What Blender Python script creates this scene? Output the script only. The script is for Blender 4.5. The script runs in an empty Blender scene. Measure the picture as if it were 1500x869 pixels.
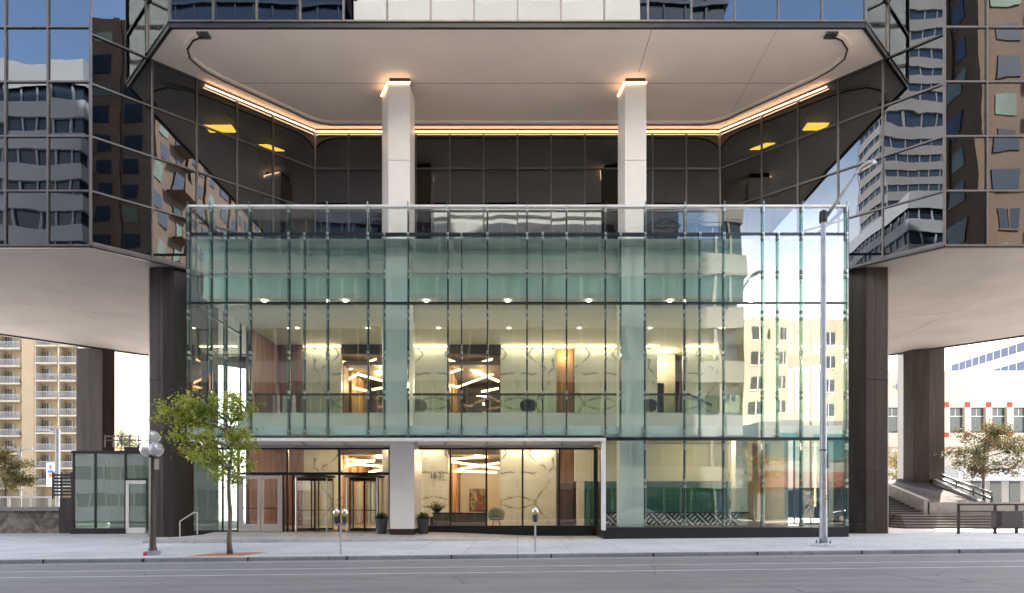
import bpy, math, random
from mathutils import Vector, Matrix
R = math.radians
scene = bpy.context.scene
COL = scene.collection
rng = random.Random(7)

# ------------------------------------------------------------------ camera frame of reference
CX, CY, F, EYE = 758.0, 740.0, 1000.0, 1.6
def W(px, py, Y):
    return ((px - CX) / F * Y, Y, EYE + (CY - py) / F * Y)
def WX(px, Y): return (px - CX) / F * Y
def WZ(py, Y): return EYE + (CY - py) / F * Y
def PX(x, y, z): return (CX + F * x / y, CY - F * (z - EYE) / y)

def clampf(v, a, b): return max(a, min(b, v))
def zg(x, y):
    k = clampf(1 - (y - 28) / 10.0, 0, 1)
    return .011 * clampf(x, -60, 60) * k + .01 * clampf(y - 22.2, 0, 40)
def zroad(x): return .011 * clampf(x, -60, 60)

# ------------------------------------------------------------------ object helpers
def lin(c): return tuple(c[:3]) + (1.0,)
THINGROOT = {}
def empty(name, loc, label=None, cat=None, group=None):
    o = bpy.data.objects.new(name, None); COL.objects.link(o); o.location = loc
    o.empty_display_size = .3
    if label: o['label'] = label
    if cat: o['category'] = cat
    if group: o['group'] = group
    return o
def tag(o, label=None, cat=None, group=None, kind=None):
    if label: o['label'] = label
    if cat: o['category'] = cat
    if group: o['group'] = group
    if kind: o['kind'] = kind
    return o

class MB:
    def __init__(s): s.v = []; s.f = []; s.sm = False
    def add(s, vs, fs):
        n = len(s.v); s.v += [tuple(v) for v in vs]; s.f += [tuple(i + n for i in f) for f in fs]; return s
    def box(s, x0, x1, y0, y1, z0, z1):
        x0, x1 = min(x0, x1), max(x0, x1); y0, y1 = min(y0, y1), max(y0, y1); z0, z1 = min(z0, z1), max(z0, z1)
        vs = [(x0,y0,z0),(x1,y0,z0),(x1,y1,z0),(x0,y1,z0),(x0,y0,z1),(x1,y0,z1),(x1,y1,z1),(x0,y1,z1)]
        return s.add(vs, [(3,2,1,0),(4,5,6,7),(0,1,5,4),(1,2,6,5),(2,3,7,6),(3,0,4,7)])
    def prism(s, poly, z0, z1):
        a = sum(poly[i][0]*poly[(i+1)%len(poly)][1]-poly[(i+1)%len(poly)][0]*poly[i][1] for i in range(len(poly)))
        if a < 0: poly = poly[::-1]
        n = len(poly)
        vs = [(p[0], p[1], z0) for p in poly] + [(p[0], p[1], z1) for p in poly]
        fs = [tuple(range(n-1, -1, -1)), tuple(range(n, 2*n))] + [(i, (i+1)%n, n+(i+1)%n, n+i) for i in range(n)]
        return s.add(vs, fs)
    def prism_lr(s, poly0, poly1, z0, z1):
        n = len(poly0)
        vs = [(p[0], p[1], z0) for p in poly0] + [(p[0], p[1], z1) for p in poly1]
        fs = [tuple(range(n-1, -1, -1)), tuple(range(n, 2*n))] + [(i, (i+1)%n, n+(i+1)%n, n+i) for i in range(n)]
        return s.add(vs, fs)
    def quad(s, a, b, c, d): return s.add([a, b, c, d], [(0,1,2,3)])
    def beam(s, p0, p1, w, h, up=(0,0,1)):
        p0, p1 = Vector(p0), Vector(p1); d = (p1-p0).normalized(); up = Vector(up)
        if abs(d.dot(up)) > .98: up = Vector((0,1,0))
        sx = d.cross(up).normalized()*(w/2); sz = sx.cross(d).normalized()*(h/2)
        vs = []
        for p in (p0, p1): vs += [p-sx-sz, p+sx-sz, p+sx+sz, p-sx+sz]
        return s.add(vs, [(3,2,1,0),(4,5,6,7),(0,1,5,4),(1,2,6,5),(2,3,7,6),(3,0,4,7)])
    def tube(s, pts, rad, n=8, cap=True):
        pts = [Vector(p) for p in pts]; N = len(pts)
        if not hasattr(rad, '__len__'): rad = [rad]*N
        vs = []; ref = None
        for i, p in enumerate(pts):
            d = (pts[min(i+1,N-1)] - pts[max(i-1,0)]).normalized()
            if ref is None:
                ref = Vector((1,0,0)) if abs(d.x) < .8 else Vector((0,1,0))
            a = (ref - d*ref.dot(d)).normalized(); b = d.cross(a); ref = a
            for k in range(n):
                t = 2*math.pi*k/n; vs.append(p + (a*math.cos(t)+b*math.sin(t))*rad[i])
        fs = [(i*n+k, i*n+(k+1)%n, (i+1)*n+(k+1)%n, (i+1)*n+k) for i in range(N-1) for k in range(n)]
        if cap: fs += [tuple(range(n-1,-1,-1)), tuple(range((N-1)*n, N*n))]
        return s.add(vs, fs)
    def lathe(s, prof, c, n=20):
        vs = []
        for r, z in prof:
            for k in range(n):
                t = 2*math.pi*k/n; vs.append((c[0]+r*math.cos(t), c[1]+r*math.sin(t), c[2]+z))
        N = len(prof)
        fs = [(i*n+k, i*n+(k+1)%n, (i+1)*n+(k+1)%n, (i+1)*n+k) for i in range(N-1) for k in range(n)]
        fs += [tuple(range(n-1,-1,-1)), tuple(range((N-1)*n, N*n))]
        return s.add(vs, fs)
    def ball(s, c, r, nu=20, nv=12, sz=1.0):
        return s.lathe([(max(1e-4, r*math.sin(math.pi*i/nv)), -r*sz*math.cos(math.pi*i/nv)) for i in range(nv+1)], c, nu)
    def build(s, name, mat, parent=None, smooth=False, origin=None, bevel=0):
        me = bpy.data.meshes.new(name)
        vs = s.v; loc = (0,0,0)
        if parent is None:
            if origin is None:
                xs = [v[0] for v in vs]; ys = [v[1] for v in vs]; zs = [v[2] for v in vs]
                origin = ((min(xs)+max(xs))/2, (min(ys)+max(ys))/2, min(zs))
            loc = origin; vs = [(v[0]-loc[0], v[1]-loc[1], v[2]-loc[2]) for v in vs]
        me.from_pydata(vs, [], s.f); me.update()
        if mat: me.materials.append(mat)
        if smooth: me.polygons.foreach_set('use_smooth', [True]*len(me.polygons))
        o = bpy.data.objects.new(name, me); COL.objects.link(o); o.location = loc
        if parent is not None: setparent(o, parent)
        if bevel:
            b = o.modifiers.new('bevel', 'BEVEL'); b.width = bevel; b.segments = 2; b.limit_method = 'ANGLE'
        return o
def setparent(o, parent):
    o.parent = parent
    if parent.parent is None: o.matrix_parent_inverse = Matrix.Translation(-Vector(parent.location))
def copy_tree(o, parent=None):
    kids = list(o.children)
    c = o.copy(); COL.objects.link(c)
    if parent is not None: c.parent = parent
    for k in kids: copy_tree(k, c)
    return c
def part(name, mat, parent, fn, **kw):
    m = MB(); fn(m); return m.build(name, mat, parent, **kw)
def bx(name, mat, parent, *b, **kw):
    m = MB(); m.box(*b); return m.build(name, mat, parent, **kw)

# ------------------------------------------------------------------ materials
class NT:
    def __init__(s, name):
        s.m = bpy.data.materials.new(name); s.m.use_nodes = True; s.t = s.m.node_tree; s.t.nodes.clear()
        s.out = s.n('ShaderNodeOutputMaterial')
    def n(s, typ, **kw):
        nd = s.t.nodes.new(typ)
        for k, v in kw.items():
            if k in nd.inputs: nd.inputs[k].default_value = v
            else: setattr(nd, k, v)
        return nd
    def l(s, a, b): s.t.links.new(a, b)
    def pos(s, scale=(1,1,1), rot=(0,0,0), loc=(0,0,0)):
        g = s.n('ShaderNodeNewGeometry'); mp = s.n('ShaderNodeMapping'); s.l(g.outputs['Position'], mp.inputs['Vector'])
        mp.inputs['Scale'].default_value = scale; mp.inputs['Rotation'].default_value = rot; mp.inputs['Location'].default_value = loc
        return mp.outputs[0]
    def noise(s, vec, scale, detail=4, rough=.55, dist=0):
        n = s.n('ShaderNodeTexNoise'); n.inputs['Scale'].default_value = scale; n.inputs['Detail'].default_value = detail
        n.inputs['Roughness'].default_value = rough; n.inputs['Distortion'].default_value = dist
        s.l(vec, n.inputs['Vector']); return n.outputs['Fac']
    def ramp(s, fac, stops, interp='LINEAR'):
        r = s.n('ShaderNodeValToRGB'); e = r.color_ramp.elements; r.color_ramp.interpolation = interp
        while len(e) < len(stops): e.new(.5)
        for i, (p, c) in enumerate(stops):
            e[i].position = p; e[i].color = lin(c) if hasattr(c, '__len__') else (c,c,c,1)
        s.l(fac, r.inputs[0]); return r.outputs[0]
    def mix(s, fac, a, b, blend='MIX'):
        m = s.n('ShaderNodeMix'); m.data_type = 'RGBA'; m.blend_type = blend
        for sock, v in ((m.inputs[0], fac), (m.inputs[6], a), (m.inputs[7], b)):
            if hasattr(v, 'is_output'): s.l(v, sock)
            elif hasattr(v, '__len__'): sock.default_value = lin(v)
            else: sock.default_value = v
        return m.outputs[2]
    def math(s, op, a, b=None, clamp=False):
        m = s.n('ShaderNodeMath', operation=op, use_clamp=clamp)
        for i, v in enumerate((a, b)):
            if v is None: continue
            if hasattr(v, 'is_output'): s.l(v, m.inputs[i])
            else: m.inputs[i].default_value = v
        return m.outputs[0]
    def bump(s, h, strength=.2, dist=.02):
        b = s.n('ShaderNodeBump'); b.inputs['Strength'].default_value = strength; b.inputs['Distance'].default_value = dist
        s.l(h, b.inputs['Height']); return b.outputs[0]
    def principled(s, color, rough=.6, metal=0, normal=None, spec=.5):
        p = s.n('ShaderNodeBsdfPrincipled')
        for k, v in (('Base Color', color), ('Roughness', rough), ('Metallic', metal), ('Specular IOR Level', spec)):
            if hasattr(v, 'is_output'): s.l(v, p.inputs[k])
            else: p.inputs[k].default_value = lin(v) if hasattr(v, '__len__') else v
        if normal is not None: s.l(normal, p.inputs['Normal'])
        s.l(p.outputs[0], s.out.inputs[0]); return p

def simple(name, c, rough=.6, metal=0, var=.12, scale=1.5, bump=0, spec=.5):
    t = NT(name); f = t.noise(t.pos(), scale, 5)
    c2 = tuple(x*(1-var) for x in c); c3 = tuple(min(1, x*(1+var)) for x in c)
    col = t.ramp(f, [(.3, c2), (.7, c3)])
    nm = t.bump(t.noise(t.pos(), 60, 3), bump, .01) if bump else None
    t.principled(col, rough, metal, nm, spec); return t.m
def emit(name, c, strength):
    t = NT(name); e = t.n('ShaderNodeEmission'); e.inputs[0].default_value = lin(c); e.inputs[1].default_value = strength
    t.l(e.outputs[0], t.out.inputs[0]); return t.m
def glass(name, tint, base, ior, gloss=(1,1,1), wob=.0, wscale=.5, power=1.0, diffuse=None, dmix=0):
    """thin pane: fresnel mix of mirror and tinted transparency"""
    t = NT(name)
    nm = None
    if wob:
        nm = t.bump(t.noise(t.pos(), wscale, 1.5, .4), wob, .02)
    lw_ = t.n('ShaderNodeLayerWeight'); lw_.inputs[0].default_value = .5
    f0 = ((ior-1)/(ior+1))**2*2
    sch = t.math('ADD', t.math('MULTIPLY', t.math('POWER', lw_.outputs['Facing'], 5.0), 1-f0), f0)
    g = t.n('ShaderNodeBsdfGlossy'); g.inputs['Color'].default_value = lin(gloss); g.inputs['Roughness'].default_value = 0
    if nm is not None: t.l(nm, g.inputs['Normal']); 
    tr = t.n('ShaderNodeBsdfTransparent'); tr.inputs[0].default_value = lin(tint)
    base_sh = tr.outputs[0]
    if dmix:
        df = t.n('ShaderNodeBsdfDiffuse'); df.inputs[0].default_value = lin(diffuse)
        mm = t.n('ShaderNodeMixShader'); mm.inputs[0].default_value = dmix
        t.l(tr.outputs[0], mm.inputs[1]); t.l(df.outputs[0], mm.inputs[2]); base_sh = mm.outputs[0]
    fac = t.math('ADD', t.math('MULTIPLY', sch, power), base, True)
    mx = t.n('ShaderNodeMixShader'); t.l(fac, mx.inputs[0]); t.l(base_sh, mx.inputs[1]); t.l(g.outputs[0], mx.inputs[2])
    t.l(mx.outputs[0], t.out.inputs[0]); return t.m

M = {}
M['dark_glass'] = glass('dark_glass', (.055,.05,.045), .05, 1.5, (.84,.92,1), wob=.06, wscale=.8)
M['dark_glass_plain'] = glass('dark_glass_plain', (.02,.02,.02), .05, 1.5)
M['box_glass'] = glass('box_glass', (.83,.96,.89), .145, 1.5, (1,1,1), wob=.06, wscale=.7)
M['spandrel_glass'] = glass('spandrel_glass', (.82,.97,.92), .13, 1.5, (1,1,1), wob=.06, wscale=.7)
M['lobby_glass'] = glass('lobby_glass', (.86,.90,.86), .06, 1.5, (1,1,1), wob=.03, wscale=.7)
M['ground_glass'] = glass('ground_glass', (.80,.91,.85), .09, 1.5, wob=.05, wscale=.7)
M['side_glass'] = glass('side_glass', (.78,.90,.84), .02, 1.4)
M['fin_glass'] = glass('fin_glass', (.72,.90,.84), .10, 1.5, (1,1,1), diffuse=(.5,.62,.62), dmix=.05)
M['rail_glass'] = glass('rail_glass', (.82,.88,.84), .03, 1.4)
M['kiosk_glass'] = glass('kiosk_glass', (.50,.62,.50), .07, 1.5, diffuse=(.34,.45,.34), dmix=.4, wob=.08, wscale=.8)
M['globe_glass'] = glass('globe_glass', (.97,.97,.97), .06, 1.5, diffuse=(.92,.92,.92), dmix=.5)
M['mullion_dark'] = simple('bronze_mullion', (.15,.135,.13), .35, .6)
M['mullion_teal'] = simple('teal_black_mullion', (.025,.035,.045), .3, .5)
M['trim_dark'] = simple('dark_trim', (.03,.028,.028), .4, .3)
M['clamp'] = simple('steel_clamp', (.55,.57,.58), .3, .9)
M['white_paint'] = simple('white_paint', (.80,.775,.74), .35, 0, .04)
M['white_metal'] = simple('white_metal', (.80,.775,.74), .3, 0, .04)
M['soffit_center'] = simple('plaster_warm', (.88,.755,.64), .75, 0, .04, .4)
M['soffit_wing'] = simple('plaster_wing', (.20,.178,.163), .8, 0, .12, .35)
M['panel_white'] = simple('column_panel', (.80,.775,.74), .35, 0, .03)
M['casing'] = simple('casing_white', (.90,.92,.90), .5, 0, .02)
M['dark_interior'] = simple('dark_interior', (.05,.045,.04), .8)
M['led'] = emit('warm_led', (1,.62,.36), 1.5)
M['led_soft'] = emit('warm_led_cove', (1,.66,.38), 1.6)
M['led_bar'] = emit('warm_led_bar', (1,.54,.22), 2.0)
M['yellow_light'] = emit('yellow_ceiling_light', (1,.70,.10), 3)
M['down'] = emit('downlight_disc', (1,.80,.55), 5)
M['exit_green'] = emit('exit_green', (.05,1,.12), .8)
M['black'] = simple('black_metal', (.022,.022,.025), .4, .3)
M['chrome'] = simple('brushed_steel', (.62,.60,.57), .28, .95, .05)
M['door_metal'] = simple('pale_door_metal', (.60,.55,.49), .4, .15, .06)
M['galv'] = simple('galvanised_steel', (.36,.385,.43), .45, .3, .14, 3)
M['cream_wall'] = simple('cream_wall', (.68,.64,.55), .7, 0, .05)
M['gray_ceiling'] = simple('lobby_ceiling', (.70,.68,.62), .8, 0, .03)
M['spandrel_box'] = simple('spandrel_panel', (.64,.76,.70), .8, 0, .08, .5)
M['aqua_panel'] = simple('frosted_panel', (.82,.88,.88), .5, 0, .08, .9)
M['dark_sofa'] = simple('dark_leather', (.03,.026,.023), .5)
M['desk_stone'] = simple('desk_stone', (.11,.095,.075), .35, 0, .3, 3)
M['sage'] = simple('sage_fabric', (.20,.24,.20), .8)
M['pot'] = simple('charcoal_planter', (.045,.047,.055), .55)
M['brown_door'] = simple('brown_door', (.16,.10,.06), .5)
M['flower'] = simple('yellow_flower', (.8,.45,.05), .6)
M['skin_wall'] = simple('apt_wall', (.27,.21,.13), .85, 0, .06, .3)
M['apt_slab'] = simple('apt_slab', (.33,.295,.22), .8)
M['apt_glass'] = simple('apt_window', (.045,.055,.06), .15)
M['apt_rail'] = simple('apt_railing', (.27,.27,.28), .6)
M['white_bldg'] = simple('white_render', (.58,.50,.40), .8, 0, .05, .15)
M['white_bldg2'] = simple('white_cladding', (.62,.62,.61), .7)
M['red_tile'] = simple('red_tile', (.40,.03,.015), .6)
M['sign_blue'] = simple('sign_letter', (.16,.24,.36), .4)
M['mid_glass'] = simple('mid_window', (.05,.075,.07), .12)
M['blue_glass'] = simple('blue_ribbon_window', (.012,.03,.09), .5)
M['beige_conc'] = simple('beige_concrete', (.60,.56,.50), .85, 0, .08, .2)
M['grey_conc'] = simple('pale_band_concrete', (.60,.60,.62), .8, 0, .06, .2)
M['brick'] = simple('brown_brick', (.18,.12,.088), .85, 0, .15, .3)
M['block_conc'] = simple('block_concrete', (.20,.20,.19), .85, 0, .1, .2)
M['dim_conc'] = simple('dim_concrete', (.22,.205,.20), .85, 0, .1, .2)
M['mid_conc'] = simple('mid_concrete', (.40,.40,.42), .85, 0, .1, .2)
M['stone'] = simple('pale_stone', (.78,.74,.68), .85, 0, .06, .2)
M['brick_trim'] = simple('brick_band', (.18,.115,.075), .85)
M['cream_bldg'] = simple('cream_render', (.50,.47,.37), .85, 0, .05, .2)
M['red_awning'] = simple('red_fascia', (.16,.055,.045), .7)
M['teal_panel'] = simple('teal_window', (.02,.10,.12), .2)
M['pane_dark'] = simple('far_window', (.03,.045,.07), .08)
M['pane_glint'] = simple('glint_window', (.17,.22,.17), .12, 0, .3, .4)  # pale tone paints in the bright reflection on some panes
M['tower_glass_blue'] = simple('blue_black_curtain_glass', (.02,.03,.055), .1)
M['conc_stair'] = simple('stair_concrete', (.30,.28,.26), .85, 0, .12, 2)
M['riser'] = simple('shaded_riser', (.075,.07,.07), .8)  # same concrete as the treads, shade on the risers put into the colour
M['mulch'] = simple('mulch', (.032,.02,.015), .95, 0, .4, 9, .6)
M['tree_pit'] = simple('orange_gravel', (.38,.17,.08), .95, 0, .25, 12, .4)
M['banner'] = simple('banner_white', (.75,.75,.78), .7)
M['banner_blue'] = simple('banner_blue', (.10,.16,.45), .7)
M['banner_red'] = simple('banner_orange', (.65,.16,.05), .7)
M['meter_body'] = simple('meter_dark', (.08,.08,.10), .45, .4)
M['meter_yellow'] = simple('meter_yellow', (.55,.45,.04), .5)
M['sticker_red'] = simple('sticker_red', (.55,.04,.04), .6)
M['pole_grey'] = simple('pole_grey', (.16,.17,.18), .6, .2)
M['car_paint'] = simple('car_silver', (.45,.48,.52), .25, .4)
M['car_dark'] = simple('car_dark', (.05,.06,.09), .25, .3)
M['tyre'] = simple('tyre', (.02,.02,.02), .8)

def mk_concrete(name, c, seam=1.8, seam_dark=.5):
    t = NT(name); p = t.pos()
    f1 = t.noise(p, .35, 4); f2 = t.noise(p, 6, 6, .65); f3 = t.noise(p, 90, 3)
    col = t.ramp(f1, [(.3, tuple(x*.86 for x in c)), (.7, tuple(x*1.08 for x in c))])
    col = t.mix(.6, col, t.ramp(f2, [(.35, .68), (.65, 1.0)]), 'MULTIPLY')
    st = t.noise(t.pos((1,2.2,1)), .8, 7, .7, .8)
    col = t.mix(.6, col, t.ramp(st, [(.33, .66), (.47, 1.0)]), 'MULTIPLY')
    b = t.n('ShaderNodeTexBrick'); b.offset = 0
    b.inputs['Color1'].default_value = (1,1,1,1); b.inputs['Color2'].default_value = (.93,.93,.94,1); b.inputs['Mortar'].default_value = (seam_dark,)*3+(1,)
    b.inputs['Scale'].default_value = 1; b.inputs['Mortar Size'].default_value = .012; b.inputs['Brick Width'].default_value = seam; b.inputs['Row Height'].default_value = seam
    t.l(t.pos(), b.inputs['Vector'])
    col = t.mix(1, col, b.outputs[0], 'MULTIPLY')
    t.principled(col, .85, 0, t.bump(f3, .15, .004)); return t.m
M['sidewalk'] = mk_concrete('sidewalk_concrete', (.60,.575,.545))
M['terrace'] = mk_concrete('terrace_concrete', (.51,.475,.44), 2.4)
M['kerb'] = mk_concrete('kerb_concrete', (.27,.265,.26), 6.1, .3)
M['rough_conc'] = mk_concrete('planter_concrete', (.30,.285,.27), 3.0, .6)
def mk_asphalt():
    t = NT('asphalt'); p = t.pos()
    streak = t.noise(t.pos((.03,1.3,1)), 1.4, 5, .6); f2 = t.noise(p, 40, 4, .7); f1 = t.noise(p, .5, 4)
    col = t.ramp(streak, [(.3, (.185,.166,.155)), (.7, (.255,.23,.215))])
    col = t.mix(.6, col, t.ramp(f2, [(.3, .6), (.7, 1.0)]), 'MULTIPLY')
    col = t.mix(.4, col, t.ramp(f1, [(.35, .7), (.65, 1.0)]), 'MULTIPLY')
    wv = t.noise(p, .7, 3); pv = t.mix(.5, p, wv, 'ADD')
    vo = t.n('ShaderNodeTexVoronoi'); vo.feature = 'DISTANCE_TO_EDGE'; vo.inputs['Scale'].default_value = .22; t.l(pv, vo.inputs['Vector'])
    crack = t.ramp(vo.outputs['Distance'], [(0, .45), (.008, 1.0)])
    cm = t.ramp(t.noise(p, .3, 2), [(.48, 0.0), (.56, 1.0)]); col = t.mix(cm, col, t.mix(1, col, crack, 'MULTIPLY'))
    oil = t.noise(t.pos((.5,1.6,1)), .9, 6, .65, .5); col = t.mix(.5, col, t.ramp(oil, [(.36, .62), (.48, 1.0)]), 'MULTIPLY')
    t.principled(col, .8, 0, t.bump(f2, .3, .006)); return t.m
M['asphalt'] = mk_asphalt()
def mk_paintline():
    t = NT('worn_line_paint'); f = t.noise(t.pos((.4,3,1)), 6, 5, .7)
    col = t.ramp(f, [(.36, (.24,.23,.23)), (.56, (.62,.62,.62))]); t.principled(col, .8); return t.m
M['line'] = mk_paintline()
def mk_stain():
    t = NT('stained_concrete_wall'); p = t.pos()
    f = t.noise(p, 1.3, 8, .7, .6); f2 = t.noise(t.pos((6,6,1)), 1.2, 5, .6)
    col = t.ramp(f, [(.34, (.035,.032,.032)), (.47, (.13,.105,.085)), (.62, (.30,.27,.25))])
    col = t.mix(.5, col, t.ramp(f2, [(.3, .55), (.7, 1.0)]), 'MULTIPLY')
    t.principled(col, .9, 0, t.bump(f, .4, .02)); return t.m
M['stained'] = mk_stain()
def mk_bronze():
    t = NT('bronze_cladding'); p = t.pos((1.2,1.2,.12))
    f = t.noise(p, 2.2, 5, .6); 
    col = t.ramp(f, [(.3, (.036,.030,.028)), (.7, (.064,.053,.049))])
    t.principled(col, .42, .55); return t.m
M['bronze'] = mk_bronze()
def mk_marble():
    t = NT('veined_marble')
    g = t.n('ShaderNodeNewGeometry'); sp = t.n('ShaderNodeSeparateXYZ'); t.l(g.outputs['Position'], sp.inputs[0])
    xx = t.math('PINGPONG', sp.outputs[0], 2.45); zz = t.math('PINGPONG', t.math('ADD', sp.outputs[2], 1.15), 2.9)
    cb = t.n('ShaderNodeCombineXYZ'); t.l(xx, cb.inputs[0]); t.l(zz, cb.inputs[2])
    v = cb.outputs[0]
    dn = t.n('ShaderNodeTexNoise'); dn.inputs['Scale'].default_value = .8; dn.inputs['Detail'].default_value = 5; t.l(v, dn.inputs['Vector'])
    vv = t.mix(.75, v, dn.outputs['Color'], 'ADD')
    vo = t.n('ShaderNodeTexVoronoi'); vo.feature = 'DISTANCE_TO_EDGE'; vo.inputs['Scale'].default_value = .62; t.l(vv, vo.inputs['Vector'])
    vein = t.ramp(vo.outputs['Distance'], [(0, .16), (.012, .36), (.028, .85), (.07, 1.0)])
    thin = t.noise(v, 1.1, 6, .6)
    br = t.ramp(thin, [(.43, 0.0), (.55, 1.0)])
    vein = t.mix(br, (1,1,1), vein)
    cloud = t.ramp(t.noise(v, .9, 5), [(.3, (.58,.58,.54)), (.7, (.70,.70,.65))])
    col = t.mix(.92, cloud, vein, 'MULTIPLY')
    t.principled(col, .25); return t.m
M['marble'] = mk_marble()
def mk_wood(name, a, b, sx=9):
    t = NT(name); f = t.noise(t.pos((sx,sx,.25)), 1.0, 4, .6)
    t.principled(t.ramp(f, [(.3, a), (.7, b)]), .5); return t.m
M['wood'] = mk_wood('wood_slats', (.30,.15,.06), (.52,.29,.12), 5)
M['wood_dark'] = mk_wood('dark_wood', (.055,.035,.022), (.10,.065,.04), 4)
M['rose_wood'] = mk_wood('rose_wood_panel', (.24,.14,.12), (.42,.26,.22), 3)
def mk_tile():
    t = NT('green_tile'); b = t.n('ShaderNodeTexBrick'); b.offset = 0
    b.inputs['Color1'].default_value = (.010,.105,.075,1); b.inputs['Color2'].default_value = (.016,.13,.095,1); b.inputs['Mortar'].default_value = (.005,.05,.04,1)
    b.inputs['Scale'].default_value = 1; b.inputs['Brick Width'].default_value = .3; b.inputs['Row Height'].default_value = .3; b.inputs['Mortar Size'].default_value = .012
    t.l(t.pos((1,1,1), (R(90),0,0)), b.inputs['Vector'])
    t.principled(b.outputs[0], .22); return t.m
M['tile'] = mk_tile()
def mk_hatch():
    t = NT('black_white_hatch'); 
    g = t.n('ShaderNodeNewGeometry'); sp = t.n('ShaderNodeSeparateXYZ'); t.l(g.outputs['Position'], sp.inputs[0])
    x = t.math('MULTIPLY', sp.outputs[0], 2.6); z = t.math('MULTIPLY', sp.outputs[2], 2.6)
    a = t.math('FRACT', t.math('MULTIPLY', t.math('ADD', x, z), 1.5)); b = t.math('FRACT', t.math('MULTIPLY', t.math('SUBTRACT', x, z), 1.5))
    ca = t.math('GREATER_THAN', a, .55); cb = t.math('GREATER_THAN', b, .55)
    sel = t.math('GREATER_THAN', t.math('FRACT', t.math('ADD', t.math('MULTIPLY', x, .5), t.math('MULTIPLY', z, .5))), .5)
    m = t.mix(sel, ca, cb)
    t.principled(t.ramp(m, [(.4, (.02,.02,.022)), (.6, (.62,.62,.58))]), .4); return t.m
M['hatch'] = mk_hatch()
def mk_leaf(name, a, b, c, y=.0):
    t = NT(name); f = t.noise(t.pos(), 2.2, 3); f2 = t.noise(t.pos(), 23, 2)
    col = t.ramp(f, [(.32, a), (.5, b), (.68, c)])
    col = t.mix(.55, col, t.ramp(f2, [(.3, .35), (.7, 1.25)]), 'MULTIPLY')
    d = t.n('ShaderNodeBsdfDiffuse'); tl = t.n('ShaderNodeBsdfTranslucent'); t.l(col, d.inputs[0]); t.l(col, tl.inputs[0])
    gl = t.n('ShaderNodeBsdfGlossy'); gl.inputs['Roughness'].default_value = .45; gl.inputs['Color'].default_value = (1,1,1,1)
    mx = t.n('ShaderNodeMixShader'); mx.inputs[0].default_value = .4; t.l(d.outputs[0], mx.inputs[1]); t.l(tl.outputs[0], mx.inputs[2])
    m2 = t.n('ShaderNodeMixShader'); m2.inputs[0].default_value = .05; t.l(mx.outputs[0], m2.inputs[1]); t.l(gl.outputs[0], m2.inputs[2])
    t.l(m2.outputs[0], t.out.inputs[0]); return t.m
M['leaf_green'] = mk_leaf('locust_leaf', (.17,.26,.02), (.37,.42,.03), (.58,.50,.06))
M['leaf_dark'] = mk_leaf('dark_leaf', (.035,.06,.018), (.075,.10,.03), (.15,.13,.05))
M['leaf_autumn'] = mk_leaf('autumn_leaf', (.20,.11,.02), (.42,.26,.05), (.50,.36,.08))
M['leaf_olive'] = mk_leaf('olive_leaf', (.09,.09,.02), (.17,.16,.04), (.34,.20,.06))
M['leaf_rust'] = mk_leaf('rusty_olive_leaf', (.035,.05,.015), (.085,.085,.025), (.20,.09,.03))
M['shrub'] = mk_leaf('shrub_leaf', (.02,.05,.012), (.045,.085,.02), (.09,.12,.03))
M['bark'] = simple('bark', (.16,.13,.105), .9, 0, .4, 14, .5)
def mk_painting():
    t = NT('abstract_canvas'); f = t.noise(t.pos(), 1.6, 4, .6, 1.2)
    col = t.ramp(f, [(.32, (.35,.02,.02)), (.44, (.05,.10,.05)), (.55, (.50,.36,.18)), (.66, (.06,.08,.05))]); t.principled(col, .6); return t.m
M['painting'] = mk_painting()

# ------------------------------------------------------------------ ground
def sheet(name, xs, ys, fn, mat, dz=0.0):
    m = MB(); nx, ny = len(xs), len(ys)
    vs = [(x, y, fn(x, y)+dz) for y in ys for x in xs]
    fs = [(j*nx+i, j*nx+i+1, (j+1)*nx+i+1, (j+1)*nx+i) for j in range(ny-1) for i in range(nx-1)]
    m.add(vs, fs); o = m.build(name, mat, origin=(0,0,0)); o['kind'] = 'structure'; return o
def frange(a, b, st):
    n = max(1, round((b-a)/st)); return [a+(b-a)*i/n for i in range(n+1)]
sheet('ground', [-2500,-300,-60,0,60,300,2500], [-2500,-200,-8,22.1,28,38,62,200,2500], lambda x,y: zg(x,y)-.35, M['terrace'])
sheet('road', [-300,-60,-20,0,20,60,300], frange(3.6, 22.08, 3), lambda x,y: zroad(x)-.13-.0006*(y-13)**2*0, M['asphalt'])
sheet('sidewalk', [-300,-60]+frange(-40,40,4)+[60,300], [22.34]+frange(24,40,2)+[50,62], zg, M['sidewalk'])
sheet('far_pavement', [-300,-60,0,60,300], [-6,0,3.4], lambda x,y: zroad(x), M['sidewalk'])
for k, (ya, yb, nm) in enumerate(((22.08, 22.36, 'kerb'), (3.38, 3.62, 'far_kerb'))):
    m = MB(); xs = [-300,-60]+frange(-40,40,2)+[60,300]
    for a, b in zip(xs[:-1], xs[1:]):
        za, zb = zroad(a), zroad(b)
        e = .004
        if k == 0:
            ya2 = ya+.03
            m.quad((a,ya,za-.16),(b,ya,zb-.16),(b,ya2,zb+e-.02),(a,ya2,za+e-.02)); m.quad((a,ya2,za+e-.02),(b,ya2,zb+e-.02),(b,ya2+.03,zb+e),(a,ya2+.03,za+e)); m.quad((a,ya2+.03,za+e),(b,ya2+.03,zb+e),(b,yb,zb+e),(a,yb,za+e))
        else:
            m.quad((b,yb,zb-.16),(a,yb,za-.16),(a,yb,za+e),(b,yb,zb+e)); m.quad((a,ya,za+e),(b,ya,zb+e),(b,yb,zb+e),(a,yb,za+e))
    tag(m.build(nm, M['kerb'], origin=(0,0,0)), kind='structure')
m = MB()
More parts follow.
